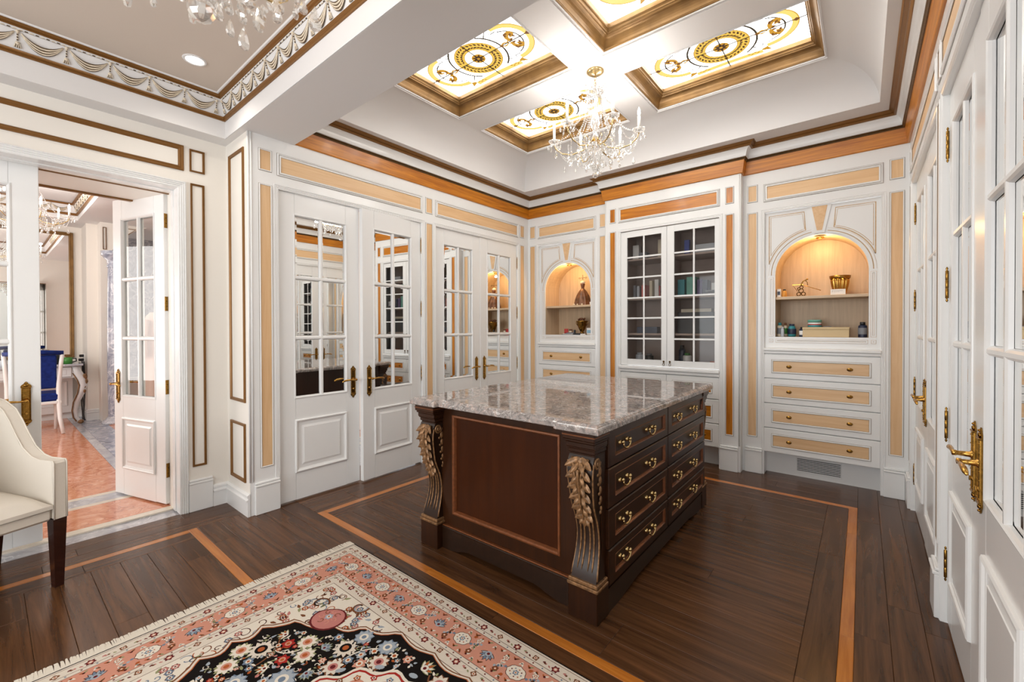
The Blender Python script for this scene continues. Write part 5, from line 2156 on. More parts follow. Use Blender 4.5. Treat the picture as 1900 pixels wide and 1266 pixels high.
for q in range(110):
    x, y, t = rr.uniform(-FX_, FX_), rr.uniform(-FY_, FY_), rr.random() * 6.28
    pts = []
    cv = rr.uniform(-9, 9)
    for i in range(16):
        if not inside(x, y):
            break
        pts.append((x, y))
        x += 0.013 * math.cos(t)
        y += 0.013 * math.sin(t)
        t += cv * 0.02 + 0.05 * (1 if cv > 0 else -1)
    if len(pts) > 4:
        g.vine(pts, 0.0065, (GR, CR, BW, IV)[q % 4])
g.up()
spots = []
for q in range(7000):
    x, y = rr.uniform(-FX_, FX_), rr.uniform(-FY_, FY_)
    if not inside(x, y) or math.hypot(x, y) < 0.40:
        continue
    r = 0.046 if q < 90 else 0.036 if q < 500 else rr.choice((0.028, 0.022)) if q < 1500 else rr.choice((0.016, 0.012)) if q < 3500 else rr.choice((0.010, 0.008, 0.007))
    if any((x - a) ** 2 + (y - b) ** 2 < (r + c - 0.001) ** 2 for a, b, c in spots):
        continue
    spots.append((x, y, r))
    k = rr.randrange(6)
    if r > 0.029:
        if k < 3:
            g.rosette(x, y, r, (CR, LB, IV)[k], (PK, CR, RO)[k], (RU, BL, MA)[k], 9, (GR, BL, BW)[k])
        elif k == 3:
            g.rosette(x, y, r, IV, BK, RU, 12)
        else:
            g.palmette(x, y, rr.random() * 6.28, r * 0.85, (BL, RU)[k - 4], (LB, CR)[k - 4], GR)
    elif r > 0.011:
        g.rosette(x, y, r * 0.9, (RU, RD, BL, CR, PK, LB)[k], (CR, PK, CR, RU, CR, IV)[k], RU, 6)
    else:
        g.leaf(x, y, rr.random() * 6.28, r * 2.4, r * 0.8, (CR, GR, LB, IV, RO, RU)[k])
for q in range(1500):
    x, y = rr.uniform(-FX_, FX_), rr.uniform(-FY_, FY_)
    if not inside(x, y) or math.hypot(x, y) < 0.40 or any((x - a) ** 2 + (y - b) ** 2 < (c * 0.8) ** 2 for a, b, c in spots if c > 0.02):
        continue
    t = rr.random() * 6.28
    if q % 4 == 0:
        g.curl(x, y, t, 0.014, 0.0035, (CR, GR, IV)[rr.randrange(3)], 1 if q % 8 else -1)
    else:
        g.leaf(x, y, t, rr.uniform(0.016, 0.03), rr.uniform(0.0035, 0.006), (CR, IV, GR, LB, RU, CR)[rr.randrange(6)])
# central medallion
z = g.z + 0.0003
for sc, m, wob, kk in ((0.375, CR, 0.04, 16), (0.362, RD, 0.04, 16), (0.352, CR, 0.04, 16), (0.315, PK, 0.05, 16), (0.20, CR, 0.06, 12), (0.185, BK, 0.06, 12), (0.10, RU, 0.1, 8), (0.085, CR, 0.1, 8)):
    g.z = z
    g.disc(0, 0, sc, m, 96, wob=wob, k=kk)
    z += 0.00012
g.z = z
for q in range(32):
    t = 2 * PI * q / 32
    g.rosette(0.334 * math.cos(t), 0.334 * math.sin(t), 0.013, (RU, BW, BL, RD)[q % 4], CR, MA, 5)
for q in range(16):
    t = 2 * PI * q / 16
    g.palmette(0.255 * math.cos(t), 0.255 * math.sin(t), t, 0.026, (BL, CR)[q % 2], (LB, RU)[q % 2], LI)
for q in range(16):
    t = 2 * PI * (q + 0.5) / 16
    g.disc(0.388 * math.cos(t), 0.388 * math.sin(t), 0.016, LB, 10, 1.3, 0.7, t + PI / 2)
obj('woven_pattern', g, RM, rug)
# knotted fringe on the short ends
mb = MB()
for sx in (-1, 1):
    n = 340
    for i in range(n):
        y = -HY + 2 * HY * (i + 0.5) / n
        L = rr.uniform(0.062, 0.070)
        dy = rr.uniform(-0.005, 0.005)
        w = 0.003
        x0, x1 = sx * (HX - 0.002), sx * (HX + L)
        h = rr.uniform(0.003, 0.0055)
        mb.add([(x0, y - w, 0.0075), (x0, y + w, 0.0075), (x1, y + dy + w, h), (x1, y + dy - w, h), (x0, y, 0.001), (x1, y + dy, 0.001)], [(0, 1, 2, 3), (0, 3, 5, 4), (1, 4, 5, 2)])
obj('fringe', mb, 'r_cream', rug, kind='stuff')

# ================================================================== ARMCHAIR
def armchair():
    fd = Vector((0.938, 0.347, 0)).normalized()     # facing direction
    sd = Vector((-fd.y, fd.x, 0))                   # towards the visible arm
    org = Vector((-3.335, 0.252, 0))                # foot of the visible front leg
    m = Matrix.Identity(4)
    for i in range(3):
        m[i][0], m[i][1], m[i][2], m[i][3] = fd[i], sd[i], (0, 0, 1)[i], org[i]
    root = empty('armchair', m, label='cream linen armchair with dark wood legs by closed door', cat='armchair')
    W, Dp = 0.60, 0.56
    # arms: side profile extruded, with piping
    prof = [(0.028, 0.365), (0.028, 0.66), (0.020, 0.672), (-0.10, 0.668), (-0.17, 0.68), (-0.25, 0.72), (-0.32, 0.79), (-0.38, 0.86), (-0.44, 0.915), (-0.54, 0.955), (-0.64, 0.97), (-0.64, 0.365)]
    for y0, y1 in ((-0.040, 0.020), (-W - 0.010, -W + 0.050)):
        mb = MB()
        n = len(prof)
        b = 0.010
        cx = sum(p[0] for p in prof) / n
        cz = sum(p[1] for p in prof) / n

        def ins(p, k):
            d = math.hypot(p[0] - cx, p[1] - cz)
            return (p[0] - (p[0] - cx) / d * k, p[1] - (p[1] - cz) / d * k)
        rings = [([ins(p, b) for p in prof], y0), (prof, y0 + b), (prof, y1 - b), ([ins(p, b) for p in prof], y1)]
        vs = [(x, y, z) for R, y in rings for x, z in R]
        fs = [tuple(range(n)), tuple(range(3 * n, 4 * n))]
        for k in range(3):
            fs += [(k * n + i, k * n + (i + 1) % n, (k + 1) * n + (i + 1) % n, (k + 1) * n + i) for i in range(n)]
        mb.add(vs, fs, 0, False)
        a = obj('arm', mb, 'linen', root)
        mb = MB()
        for yy in (y0 + 0.004, y1 - 0.004):
            mb.tube([(x, yy, z) for x, z in prof[0:11]], 0.0035, 6)
        obj('piping', mb, 'linen', a)
    mb = MB()
    mb.cbox(-0.64, 0.020, -W + 0.050, -0.040, 0.362, 0.43, 0.012)
    obj('seat_rail', mb, 'linen', root)
    # crowned seat cushion
    mb = MB()
    nx, ny = 14, 14
    x0, x1, y0, y1 = -0.54, 0.032, -W + 0.052, -0.042
    vs, fs = [], []
    for i in range(nx + 1):
        for j in range(ny + 1):
            u, v = i / nx, j / ny
            e = (1 - abs(2 * u - 1) ** 5) * (1 - abs(2 * v - 1) ** 5)
            vs.append((x0 + (x1 - x0) * u, y0 + (y1 - y0) * v, 0.445 + 0.055 * e ** 0.6))
    for i in range(nx):
        for j in range(ny):
            k = i * (ny + 1) + j
            fs.append((k, k + 1, k + ny + 2, k + ny + 1))
    mb.add(vs, fs, 0, True)
    rim = [i * (ny + 1) for i in range(nx + 1)] + [nx * (ny + 1) + j for j in range(1, ny + 1)] + [i * (ny + 1) + ny for i in range(nx - 1, -1, -1)] + [j for j in range(ny - 1, 0, -1)]
    low = [(vs[i][0], vs[i][1], 0.425) for i in rim]
    n = len(rim)
    mb.add([vs[i] for i in rim] + low, [(i, (i + 1) % n, n + (i + 1) % n, n + i) for i in range(n)], 0, False)
    obj('seat_cushion', mb, 'linen', root)
    mb = MB()
    mb.T = T(-0.60, -W / 2 + 0.005, 0.43) @ Matrix.Rotation(-0.14, 4, 'Y')
    mb.cbox(-0.05, 0.06, -0.255, 0.255, 0, 0.56, 0.03)
    obj('backrest', mb, 'linen', root)
    for x, y, sp in ((0.0, -0.013, 0.0), (0.0, -W + 0.022, 0.0), (-0.575, -0.013, -0.03), (-0.575, -W + 0.022, -0.03)):
        mb = MB()
        t, b2 = 0.028, 0.018
        vs = [(x + sp + sx * b2, y + sy * b2, 0.0) for sx, sy in ((-1, -1), (1, -1), (1, 1), (-1, 1))] + [(x + sx * t, y + sy * t, 0.366) for sx, sy in ((-1, -1), (1, -1), (1, 1), (-1, 1))]
        mb.add(vs, [(3, 2, 1, 0), (4, 5, 6, 7), (0, 1, 5, 4), (1, 2, 6, 5), (2, 3, 7, 6), (3, 0, 4, 7)])
        obj('leg', mb, 'dark_leg', root)


armchair()
# ================================================================== THINGS IN THE NICHES
def W(x, y, z):
    return T(x, y, z)


def bottle(name, x, y, z, r, h, body, cap, label, band=None, shape=0):
    root = empty(name, W(x, y, z), label=label, cat='bottle')
    mb = MB()
    if shape == 0:
        mb.lathe([(0, 0), (r, 0), (r * 1.02, 0.004), (r, h * 0.72), (r * 0.9, h * 0.78), (r * 0.5, h * 0.82), (0, h * 0.82)], seg=16)
    else:
        mb.lathe([(0, 0), (r * 0.8, 0), (r, h * 0.1), (r * 1.05, h * 0.45), (r * 0.8, h * 0.78), (r * 0.55, h * 0.86), (0, h * 0.86)], seg=16)
    obj('body', mb, body, root)
    mb = MB()
    mb.lathe([(0, h * 0.8), (r * 0.62, h * 0.8), (r * 0.62, h), (0, h)], seg=14)
    obj('cap', mb, cap, root)
    if band:
        mb = MB()
        mb.lathe([(r * 1.03, h * 0.2), (r * 1.06, h * 0.22), (r * 1.06, h * 0.6), (r * 1.03, h * 0.62)], seg=16)
        obj('wrap', mb, band, root)
    return root


def carton(name, x, y, z, sx, sy, sz, mat, label, cat, rot=0.0, lid=None, stripe=None):
    root = empty(name, W(x, y, z) @ RZ(rot), label=label, cat=cat)
    mb = MB()
    h = sz * 0.74 if lid else sz
    mb.cbox(-sx / 2, sx / 2, -sy / 2, sy / 2, 0, h, 0.0015)
    obj('body', mb, mat, root)
    if lid:
        mb = MB()
        mb.cbox(-sx / 2 - 0.002, sx / 2 + 0.002, -sy / 2 - 0.002, sy / 2 + 0.002, h + 0.001, sz, 0.002)
        obj('lid', mb, lid, root)
    if stripe:
        mb = MB()
        mb.box(-sx / 2 + 0.004, sx / 2 - 0.004, -sy / 2 - 0.0008, -sy / 2 + 0.001, sz * 0.25, sz * 0.7)
        obj('printed_face', mb, stripe, root)
    return root


NB, NS = 1.2795, 1.6485         # niche floor and shelf heights
YN = YB + 0.15
# right niche, upper shelf
root = empty('fluted_cup', W(-0.155, YN + 0.05, NS), label='gold fluted cup on the niche shelf behind a white card', cat='cup')
mb = MB()
mb.lathe([(0.0, 0.0), (0.040, 0.0), (0.050, 0.03), (0.062, 0.08), (0.068, 0.12), (0.070, 0.15), (0.062, 0.15), (0.054, 0.10), (0.036, 0.03), (0, 0.025)], seg=84, flute=0.14, nfl=14)
obj('bowl', mb, 'brass', root)
mb = MB()
mb.lathe([(0.071, 0.145), (0.075, 0.152), (0.078, 0.172), (0.074, 0.172), (0.068, 0.15)], seg=32)
obj('rim', mb, 'antique_brass', root)
mb = MB()
mb.cbox(-0.052, 0.052, -0.001, 0.001, 0, 0.048, 0.0003)
cd = obj('card', mb, 'paper_white', mat4=W(-0.165, YB + 0.10, NS + 0.001), label='small white card standing before the gold cup', cat='card')
mb = MB()
mb.box(-0.040, 0.034, -0.0016, -0.0008, 0.034, 0.0355)
mb.box(-0.040, -0.0385, -0.0016, -0.0008, 0.022, 0.040)
mb.box(-0.030, 0.010, -0.0016, -0.0008, 0.024, 0.0252)
obj('handwriting', mb, 'p_grey', cd)
# wire figure with a golden beam across it
root = empty('metal_figurine', W(-0.435, YB + 0.13, NS), label='little metal ring figure carrying a long golden bar', cat='figurine')


def ringm(c, r, t):
    return [(c[0] + r * math.cos(a), c[1], c[2] + r * math.sin(a)) for a in [2 * PI * i / 18 for i in range(19)]], t


mb = MB()
for c, r in (((-0.018, 0, 0.022), 0.015), ((0.018, 0, 0.022), 0.015), ((0.0, 0, 0.052), 0.018), ((0.003, 0, 0.083), 0.013), ((-0.016, 0, 0.070), 0.011)):
    p, t = ringm(c, r, 0.004)
    mb.tube(p, 0.0042, 6)
mb.cbox(-0.042, 0.042, -0.022, 0.022, 0, 0.005, 0.001)
obj('ring_body', mb, 'dark_bronze', root)
mb = MB()
mb.tube([(0.0, 0, 0.094), (0.004, 0, 0.115), (0.016, 0, 0.138), (0.034, 0, 0.146), (0.052, 0, 0.157)], [0.006, 0.006, 0.005, 0.005, 0.008], 8)
mb.tube([(0.034, 0, 0.142), (0.047, 0, 0.125), (0.050, 0, 0.098)], 0.0035, 6)
obj('neck_and_head', mb, 'antique_brass', root)
mb = MB()
mb.tube([(-0.028, 0.004, 0.048), (-0.068, 0.004, 0.112), (0.0, 0.004, 0.108), (0.148, -0.02, 0.046)], 0.0032, 6)
mb.cbox(-0.07, 0.02, -0.004, 0.004, 0.102, 0.113, 0.002)
obj('bar', mb, 'brass', root)
carton('carton', -0.604, YB + 0.115, NS, 0.03, 0.05, 0.074, 'white_plastic', 'white patterned carton at the edge of niche shelf', 'box', 0, None, 'p_navy')
bottle('perfume_bottle', -0.566, YB + 0.14, NS, 0.02, 0.072, 'p_amber', 'p_black', 'amber perfume bottle with dark cap on niche shelf', None, 1)
# right niche, lower shelf
bottle('lotion_bottle', -0.600, YB + 0.13, NB, 0.022, 0.13, 'p_cream', 'p_teal', 'cream bottle with teal cap in the niche corner', 'p_grey')
bottle('tube_bottle', -0.574, YB + 0.092, NB, 0.014, 0.092, 'p_silver', 'p_silver', 'slim silver blue tube in front of the niche bottles')
bottle('spray_bottle', -0.560, YB + 0.17, NB, 0.016, 0.128, 'p_cream', 'p_brown', 'pale bottle with brown cap behind the silver tube', 'p_green')
bottle('mouthwash_bottle', -0.506, YB + 0.14, NB, 0.033, 0.118, 'p_teal', 'p_navy', 'rounded teal blue bottle with navy cap', 'p_navy', 1)
bottle('vitamin_bottle', -0.424, YB + 0.13, NB, 0.024, 0.090, 'p_navy', 'p_black', 'small navy bottle with white wrap beside the tan box', 'white_plastic')
carton('storage_box', -0.252, YB + 0.16, NB, 0.33, 0.18, 0.088, 'p_tan', 'long tan lidded box on the niche floor', 'box', 0, 'p_tan')
root = empty('cream_jar', W(-0.335, YB + 0.17, NB + 0.088), label='white jar with mint lid standing on the tan box', cat='jar')
mb = MB()
mb.lathe([(0, 0), (0.050, 0), (0.052, 0.005), (0.052, 0.040), (0.048, 0.042), (0, 0.042)], seg=24)
obj('body', mb, 'white_plastic', root)
mb = MB()
mb.lathe([(0.0525, 0.002), (0.0532, 0.003), (0.0532, 0.017), (0.0525, 0.018)], seg=24)
obj('wrap', mb, 'p_teal', root)
mb = MB()
mb.lathe([(0.0525, 0.019), (0.0534, 0.020), (0.0534, 0.027), (0.0525, 0.028)], seg=24)
obj('red_stripe', mb, 'p_red', root)
mb = MB()
mb.lathe([(0.0, 0.066), (0.050, 0.066), (0.054, 0.062), (0.054, 0.044), (0.0, 0.043)], seg=24)
obj('lid', mb, 'p_mint', root)
carton('flat_case', -0.245, YB + 0.16, NB + 0.0885, 0.06, 0.05, 0.006, 'p_grey', 'thin grey case lying on the tan box', 'case')
bottle('supplement_bottle', 0.002, YB + 0.12, NB, 0.03, 0.13, 'p_navy', 'p_black', 'dark supplement bottle with green base at niche edge', 'p_grey')

# left niche: mirrored unit
dx = LNI0 - NI0
ml = lambda x: x + dx
# dress figurine
root = empty('dress_figurine', W(-2.735, YN + 0.04, NS), label='brown gown figurine on the lit niche shelf', cat='figurine')
mb = MB()
seg, pr = 36, [(0.106, 0.004), (0.104, 0.03), (0.094, 0.08), (0.076, 0.13), (0.052, 0.175), (0.028, 0.205), (0.018, 0.215)]
vs, fs = [], []
for i, (r, z) in enumerate(pr):
    for j in range(seg):
        a = 2 * PI * j / seg
        k = 1 + 0.14 * math.cos(8 * a + i * 0.25) * (r / 0.112)
        vs.append((r * k * math.cos(a), r * k * math.sin(a) * 0.8, z))
for i in range(len(pr) - 1):
    for j in range(seg):
        q = (j + 1) % seg
        fs.append((i * seg + j, i * seg + q, (i + 1) * seg + q, (i + 1) * seg + j))
mb.add(vs, fs, 0, True)
plain('satin_brown', C(112, 78, 56), 0.3, metal=0.3, vary=0.5, bscale=18)
obj('skirt', mb, 'satin_brown', root)
mb = MB()
mb.lathe([(0.018, 0.213), (0.019, 0.225), (0.026, 0.250), (0.030, 0.268), (0.026, 0.274), (0.0, 0.276)], seg=18)
obj('bodice', mb, 'p_brown', root)
mb = MB()
mb.ball((0, 0, 0.290), 0.028, 12, 6, 0, (1.35, 0.8, 0.75))
mb.lathe([(0.008, 0.29), (0.007, 0.315), (0.0, 0.318)], seg=10)
obj('shoulders', mb, 'p_cream', root)
mb = MB()
mb.tube([(0, 0, 0.31), (0, 0, 0.385)], 0.0022, 6)
for s in (-1, 1):
    mb.tube([(s * 0.004, 0, 0.345), (s * 0.02, 0, 0.352), (s * 0.032, 0, 0.345), (s * 0.045, 0, 0.355), (s * 0.058, 0, 0.35), (s * 0.05, 0, 0.338), (s * 0.036, 0, 0.342)], 0.0022, 6)
obj('wire_crown', mb, 'dark_bronze', root)
mb = MB()
for q in range(3):
    mb.ball((-0.085 + q * 0.055, -0.075, 0.012), 0.012, 8, 5, 0, (1.6, 0.7, 0.8))
obj('hem_trim', mb, 'p_cream', root)
carton('small_carton', -2.57, YB + 0.13, NS, 0.05, 0.04, 0.036, 'white_plastic', 'small white carton beside the gown figurine', 'box')
# bronze urn filled with dark potpourri
root = empty('bronze_urn', W(-2.735, YN + 0.02, NB), label='bronze fluted urn filled with dark flowers in niche', cat='urn')
mb = MB()
mb.lathe([(0, 0), (0.036, 0), (0.036, 0.012), (0.016, 0.03), (0.022, 0.04), (0.044, 0.08), (0.060, 0.13), (0.066, 0.165), (0.070, 0.175), (0.064, 0.176), (0.056, 0.13), (0, 0.12)], seg=40, flute=0.06, nfl=14)
obj('vessel', mb, 'antique_brass', root)
mb = MB()
for s in (-1, 1):
    mb.tube([(s * 0.062, 0, 0.165), (s * 0.082, 0, 0.17), (s * 0.084, 0, 0.14), (s * 0.06, 0, 0.115)], 0.005, 6)
obj('handles', mb, 'antique_brass', root)
mb = MB()
for q in range(26):
    a, r = rr.random() * 6.28, rr.random() * 0.056
    mb.ball((r * math.cos(a), r * math.sin(a), 0.178 + rr.random() * 0.028), 0.012, 6, 4)
obj('flowers', mb, 'p_brown', root, kind='stuff')
carton('photo_card', -2.985, YB + 0.2, NB, 0.055, 0.012, 0.075, 'p_red', 'small red picture card standing in the niche', 'card', 0.1)
carton('photo_stand', -2.925, YB + 0.21, NB, 0.045, 0.012, 0.07, 'p_brown', 'small dark framed photo beside the red card in niche', 'photo', 0.0, None, 'p_cream')
for q in range(4):
    carton('magazine', -2.905 + 0.012 * q, YB + 0.13, NB + 0.0072 * q, 0.16 - 0.02 * q, 0.10, 0.007, ('p_grey', 'paper_white', 'p_navy', 'p_grey')[q], ('grey magazine at the bottom of the niche paper stack', 'white magazine second from the bottom of niche stack', 'navy magazine third in the niche paper stack', 'grey magazine on top of the niche paper stack')[q], 'magazine', 0.12 * q)
carton('remote_control', -2.803, YB + 0.105, NB, 0.024, 0.014, 0.062, 'p_black', 'small black remote standing in the niche', 'remote')
carton('cable_coil', -2.725, YB + 0.085, NB, 0.10, 0.03, 0.02, 'p_black', 'flat black charger case before the urn', 'case')
carton('photo_print', -2.622, YB + 0.15, NB, 0.07, 0.004, 0.085, 'paper_white', 'white and blue medicine carton beside the urn', 'box', 0.0, None, 'p_lightblue')
carton('white_strip', -2.665, YB + 0.075, NB, 0.07, 0.018, 0.014, 'paper_white', 'short white packet lying before the urn', 'packet')

# ================================================================== THINGS BEHIND THE CABINET GLASS
YC = YBAY + 0.2
SHT = [z + 0.0205 for z in SHZ]


def book(x, z, w, h, mat, label, d=0.13, lean=0.0):
    root = empty('book', W(x, YC, z) @ Matrix.Rotation(lean, 4, 'Y'), label=label, cat='book', group='books in the display cabinet')
    mb = MB()
    mb.cbox(-w / 2, w / 2, -d / 2, d / 2, 0, h, 0.002)
    obj('cover', mb, mat, root)
    mb = MB()
    mb.box(-w / 2 + 0.002, w / 2 - 0.002, -d / 2 + 0.004, d / 2 - 0.002, h - 0.0005, h + 0.0005)
    obj('pages', mb, 'paper_white', root)


top, mid, low, bt = SHT[3], SHT[2], SHT[1], SHT[0]
for x, h, w, mt, lb in ((-1.985, 0.15, 0.03, 'p_grey', 'grey book at the end of the cabinet shelf'), (-1.945, 0.14, 0.03, 'p_silver', 'silver grey book beside the grey one'), (-1.885, 0.15, 0.04, 'p_pink', 'coral pink book on the middle cabinet shelf'), (-1.80, 0.19, 0.03, 'p_cream', 'tall cream book beside the coral one'), (-1.735, 0.20, 0.045, 'white_plastic', 'tall white book near the cabinet centre')):
    book(x, mid, w, h, mt, lb)
book(-1.745 + 0.042, mid, 0.012, 0.13, 'p_red', 'thin red book against the tall white one')
carton('gift_box', -1.655, YC, mid, 0.09, 0.08, 0.075, 'p_tan', 'small tan box on middle cabinet shelf', 'box', 0, 'p_black')
carton('white_box', -1.655, YC, mid + 0.0755, 0.085, 0.07, 0.07, 'white_plastic', 'white box stacked on the small tan box', 'box')
for x, h, w, mt, lb in ((-1.475, 0.18, 0.07, 'p_teal', 'wide teal book behind the glass'), (-1.375, 0.20, 0.09, 'p_mint', 'wide pale mint book behind the glass'), (-1.29, 0.17, 0.05, 'p_purple', 'purple book beside the mint one'), (-1.235, 0.16, 0.04, 'p_navy', 'navy book behind the glass door')):
    book(x, mid, w, h, mt, lb)
carton('dark_box', -1.15, YBAY + 0.13, mid, 0.13, 0.10, 0.05, 'p_black', 'dark flat box on the middle cabinet shelf', 'box', 0, 'p_grey')
carton('cube_box', -1.125, YBAY + 0.13, mid + 0.0505, 0.08, 0.08, 0.07, 'white_plastic', 'white cube box on the dark flat box', 'box')
carton('blue_carton', -1.43, YC, top, 0.05, 0.05, 0.16, 'p_blue', 'upright blue carton on the top cabinet shelf', 'box')
carton('white_carton', -1.985, YC, top, 0.07, 0.06, 0.17, 'white_plastic', 'tall white carton on the top cabinet shelf', 'box')
carton('cream_carton', -1.68, YC, top, 0.10, 0.08, 0.2, 'p_cream', 'tall cream carton near the top shelf divider', 'box')
carton('grey_case', -1.90, YC, top, 0.09, 0.1, 0.08, 'p_grey', 'grey case beside the tall white carton', 'case')
carton('garment_bag', -1.22, YC, top, 0.22, 0.14, 0.09, 'p_silver', 'crumpled silver bag on the top cabinet shelf', 'bag')
carton('paper_tray', -1.33, YC, low + 0.22, 0.3, 0.1, 0.035, 'p_cream', 'long cream tray on the dark organiser', 'tray')
carton('organiser', -1.33, YC, low, 0.36, 0.14, 0.22, 'p_black', 'dark organiser block behind the glass', 'organiser')
carton('black_bag', -1.85, YC, low, 0.22, 0.12, 0.07, 'p_navy', 'low navy bag on the cabinet shelf', 'bag', 0.1)
bottle('glass_jar', -1.95, YC, bt, 0.045, 0.11, 'p_silver', 'p_silver', 'round silver jar at the bottom of the cabinet')
bottle('dark_jar', -1.84, YC, bt, 0.045, 0.1, 'p_black', 'p_grey', 'dark round jar beside the silver jar')
bottle('bronze_jar', -1.66, YC, bt, 0.04, 0.1, 'p_brown', 'p_black', 'brown jar at the bottom of the cabinet', None, 1)
bottle('green_jar', -1.43, YC, bt, 0.045, 0.12, 'white_plastic', 'p_green', 'white jar with green lid behind the glass')
carton('red_pouch', -1.15, YC, bt, 0.1, 0.07, 0.045, 'p_orange', 'orange red pouch at the cabinet bottom', 'pouch')
bottle('blue_flask', -1.5, YC + 0.05, bt, 0.035, 0.2, 'p_navy', 'p_black', 'tall navy flask behind the green lidded jar', None)

# ================================================================== DRESSING ROOM BEYOND THE DOOR
VX = -9.5
wv = obj('wall_vanity', MB().box(VX - 0.1, VX, -2.0, 0.98, 0, 3.2).box(VX - 0.1, -9.0, 0.98, 1.08, 0, 3.2).box(-9.1, -9.0, 1.08, 1.16, 0, 3.2), 'white_wall', kind='structure', label='cream wall with tall mirror beyond the open door', cat='wall')
bb = MB()
bb.sweep([(VX, -1.9), (VX, 0.98), (-9.0, 0.98), (-9.0, 1.2)], BB)
obj('baseboard_vanity', bb, 'white_paint', kind='structure', label='white baseboard of the dressing room', cat='baseboard')
# arch wall, with blue marble seen beyond
mb = MB()
AX = -8.72
ac, R, SP = 2.02, 0.80, 2.46
for i in range(20):
    a0, a1 = PI - PI * i / 20, PI - PI * (i + 1) / 20
    y0, y1 = ac + R * math.cos(a0), ac + R * math.cos(a1)
    z0, z1 = SP + 0.56 * math.sin(a0), SP + 0.56 * math.sin(a1)
    mb.quad((AX, y0, z0), (AX, y1, z1), (AX, y1, 3.2), (AX, y0, 3.2))
    mb.quad((AX, y0, z0), (AX, y1, z1), (AX - 0.3, y1, z1), (AX - 0.3, y0, z0))
mb.box(AX - 0.3, AX, 1.10, 1.22, 0, 3.2)
mb.box(AX - 0.3, AX, 2.82, 3.2, 0, 3.2)
wa = obj('wall_arch', mb, 'white_wall', kind='structure', label='cream arch wall seen through the open door glass', cat='wall')
mb = MB()
Fa = wall_frame((AX, 0, 0), (0, 1, 0), (1, 0, 0))
mb.T = Fa
ribbon(mb, [(1.27, 2.90), (1.27, 2.62), (1.36, 2.76), (1.50, 2.90)], 0.018, 0.004, 0, True)
obj('gilt_molding', mb, 'bronze_trim', wa)
bronze_frame(wa, Fa, 1.125, 1.165, 2.55, 2.88, 0.4)
obj('wall_marble', MB().box(-10.0, -9.9, 1.0, 3.3, 0, 3.2), 'blue_marble', kind='structure', label='blue grey marble wall beyond the arch', cat='wall')
obj('wall_side', MB().box(-10.0, -4.6, 3.2, 3.3, 0, 3.2), 'white_wall', kind='structure', label='plain far side wall of the dressing room', cat='wall')
obj('wall_vanity_side', MB().box(-9.7, -4.6, -2.1, -2.0, 0, 3.2), 'white_wall', kind='structure', label='plain near side wall of the dressing room', cat='wall')
# marble column
col_ = empty('marble_column', W(-8.46, 1.235, 0), label='blue grey marble column with moulded capital beyond the door', cat='column')
mb = MB()
mb.lathe([(0.105, 0.10), (0.112, 0.8), (0.105, 1.7), (0.095, 2.27)], seg=24)
obj('shaft', mb, 'blue_marble', col_)
mb = MB()
mb.lathe([(0.0, 0.0), (0.17, 0.0), (0.175, 0.025), (0.16, 0.05), (0.14, 0.055), (0.13, 0.075), (0.115, 0.09), (0.11, 0.105)], seg=24)
obj('base', mb, 'grey_marble', col_)
mb = MB()
mb.lathe([(0.10, 2.26), (0.108, 2.28), (0.10, 2.30), (0.105, 2.36), (0.14, 2.40), (0.15, 2.42), (0.165, 2.43), (0.17, 2.49), (0, 2.49)], seg=24)
obj('capital', mb, 'blue_marble', col_)
# vanity ceiling with its own frieze
VT = [(-8.86, -1.2), (-8.86, 0.88), (-5.2, 0.88), (-5.2, -1.2)]
mb = MB()
ca = [(-10.0, -2.1), (-4.55, -2.1), (-4.55, 3.3), (-10.0, 3.3)]
cb = [(-8.86, -1.2), (-5.2, -1.2), (-5.2, 0.88), (-8.86, 0.88)]
for q in range(4):
    r = (q + 1) % 4
    mb.add([(*ca[q], 2.95), (*ca[r], 2.95), (*cb[r], 2.95), (*cb[q], 2.95)], [(0, 1, 2, 3)])
mb.sweep(VT, [(0.0, 2.95), (0.0, 3.02), (0.010, 3.04), (0.042, 3.158), (0.05, 3.18)], closed=True)
mb.quad((-8.84, -1.18, 3.18), (-5.22, -1.18, 3.18), (-5.22, 0.86, 3.18), (-8.84, 0.86, 3.18))
cv = obj('ceiling', mb, 'ceiling_white', kind='structure', label='dressing room tray ceiling beyond the door', cat='ceiling')
mb = MB()
mb.sweep(VT, [(-0.002, 3.012), (0.012, 3.012), (0.022, 3.04), (0.014, 3.046)], closed=True)
mb.sweep(VT, [(0.036, 3.150), (0.056, 3.152), (0.066, 3.172), (0.05, 3.178)], closed=True)
obj('gilt_molding', mb, 'bronze_trim', cv)
for i in range(12):
    f = frieze_frame((-8.86 + 0.06 + i * PER, 0.88 - 0.012, 3.043), (1, 0, 0), (0, -1, 0))
    link('swag', SWM, cv, f)
    link('tassel', TAM, cv, f)
for i in range(6):
    f = frieze_frame((-8.86 + 0.012, 0.80 - (i + 1) * PER, 3.043), (0, 1, 0), (1, 0, 0))
    link('swag', SWM, cv, f)
    link('tassel', TAM, cv, f)
# gilt framed mirror
root = empty('wall_mirror', wall_frame((VX, 0, 0), (0, 1, 0), (1, 0, 0)), label='tall gilt framed wall mirror above the vanity desk', cat='mirror')
mb = MB()
mb.frame(-1.3, 0.889, 0.93, 2.855, [(0, 0), (0, 0.03), (0.012, 0.04), (0.024, 0.028), (0.036, 0.034), (0.05, 0.012)])
obj('frame', mb, 'gold_cove', root)
mb = MB()
mb.box(-1.26, 0.845, 0.97, 2.81, 0.004, 0.012)
obj('glass', mb, 'mirror', root)
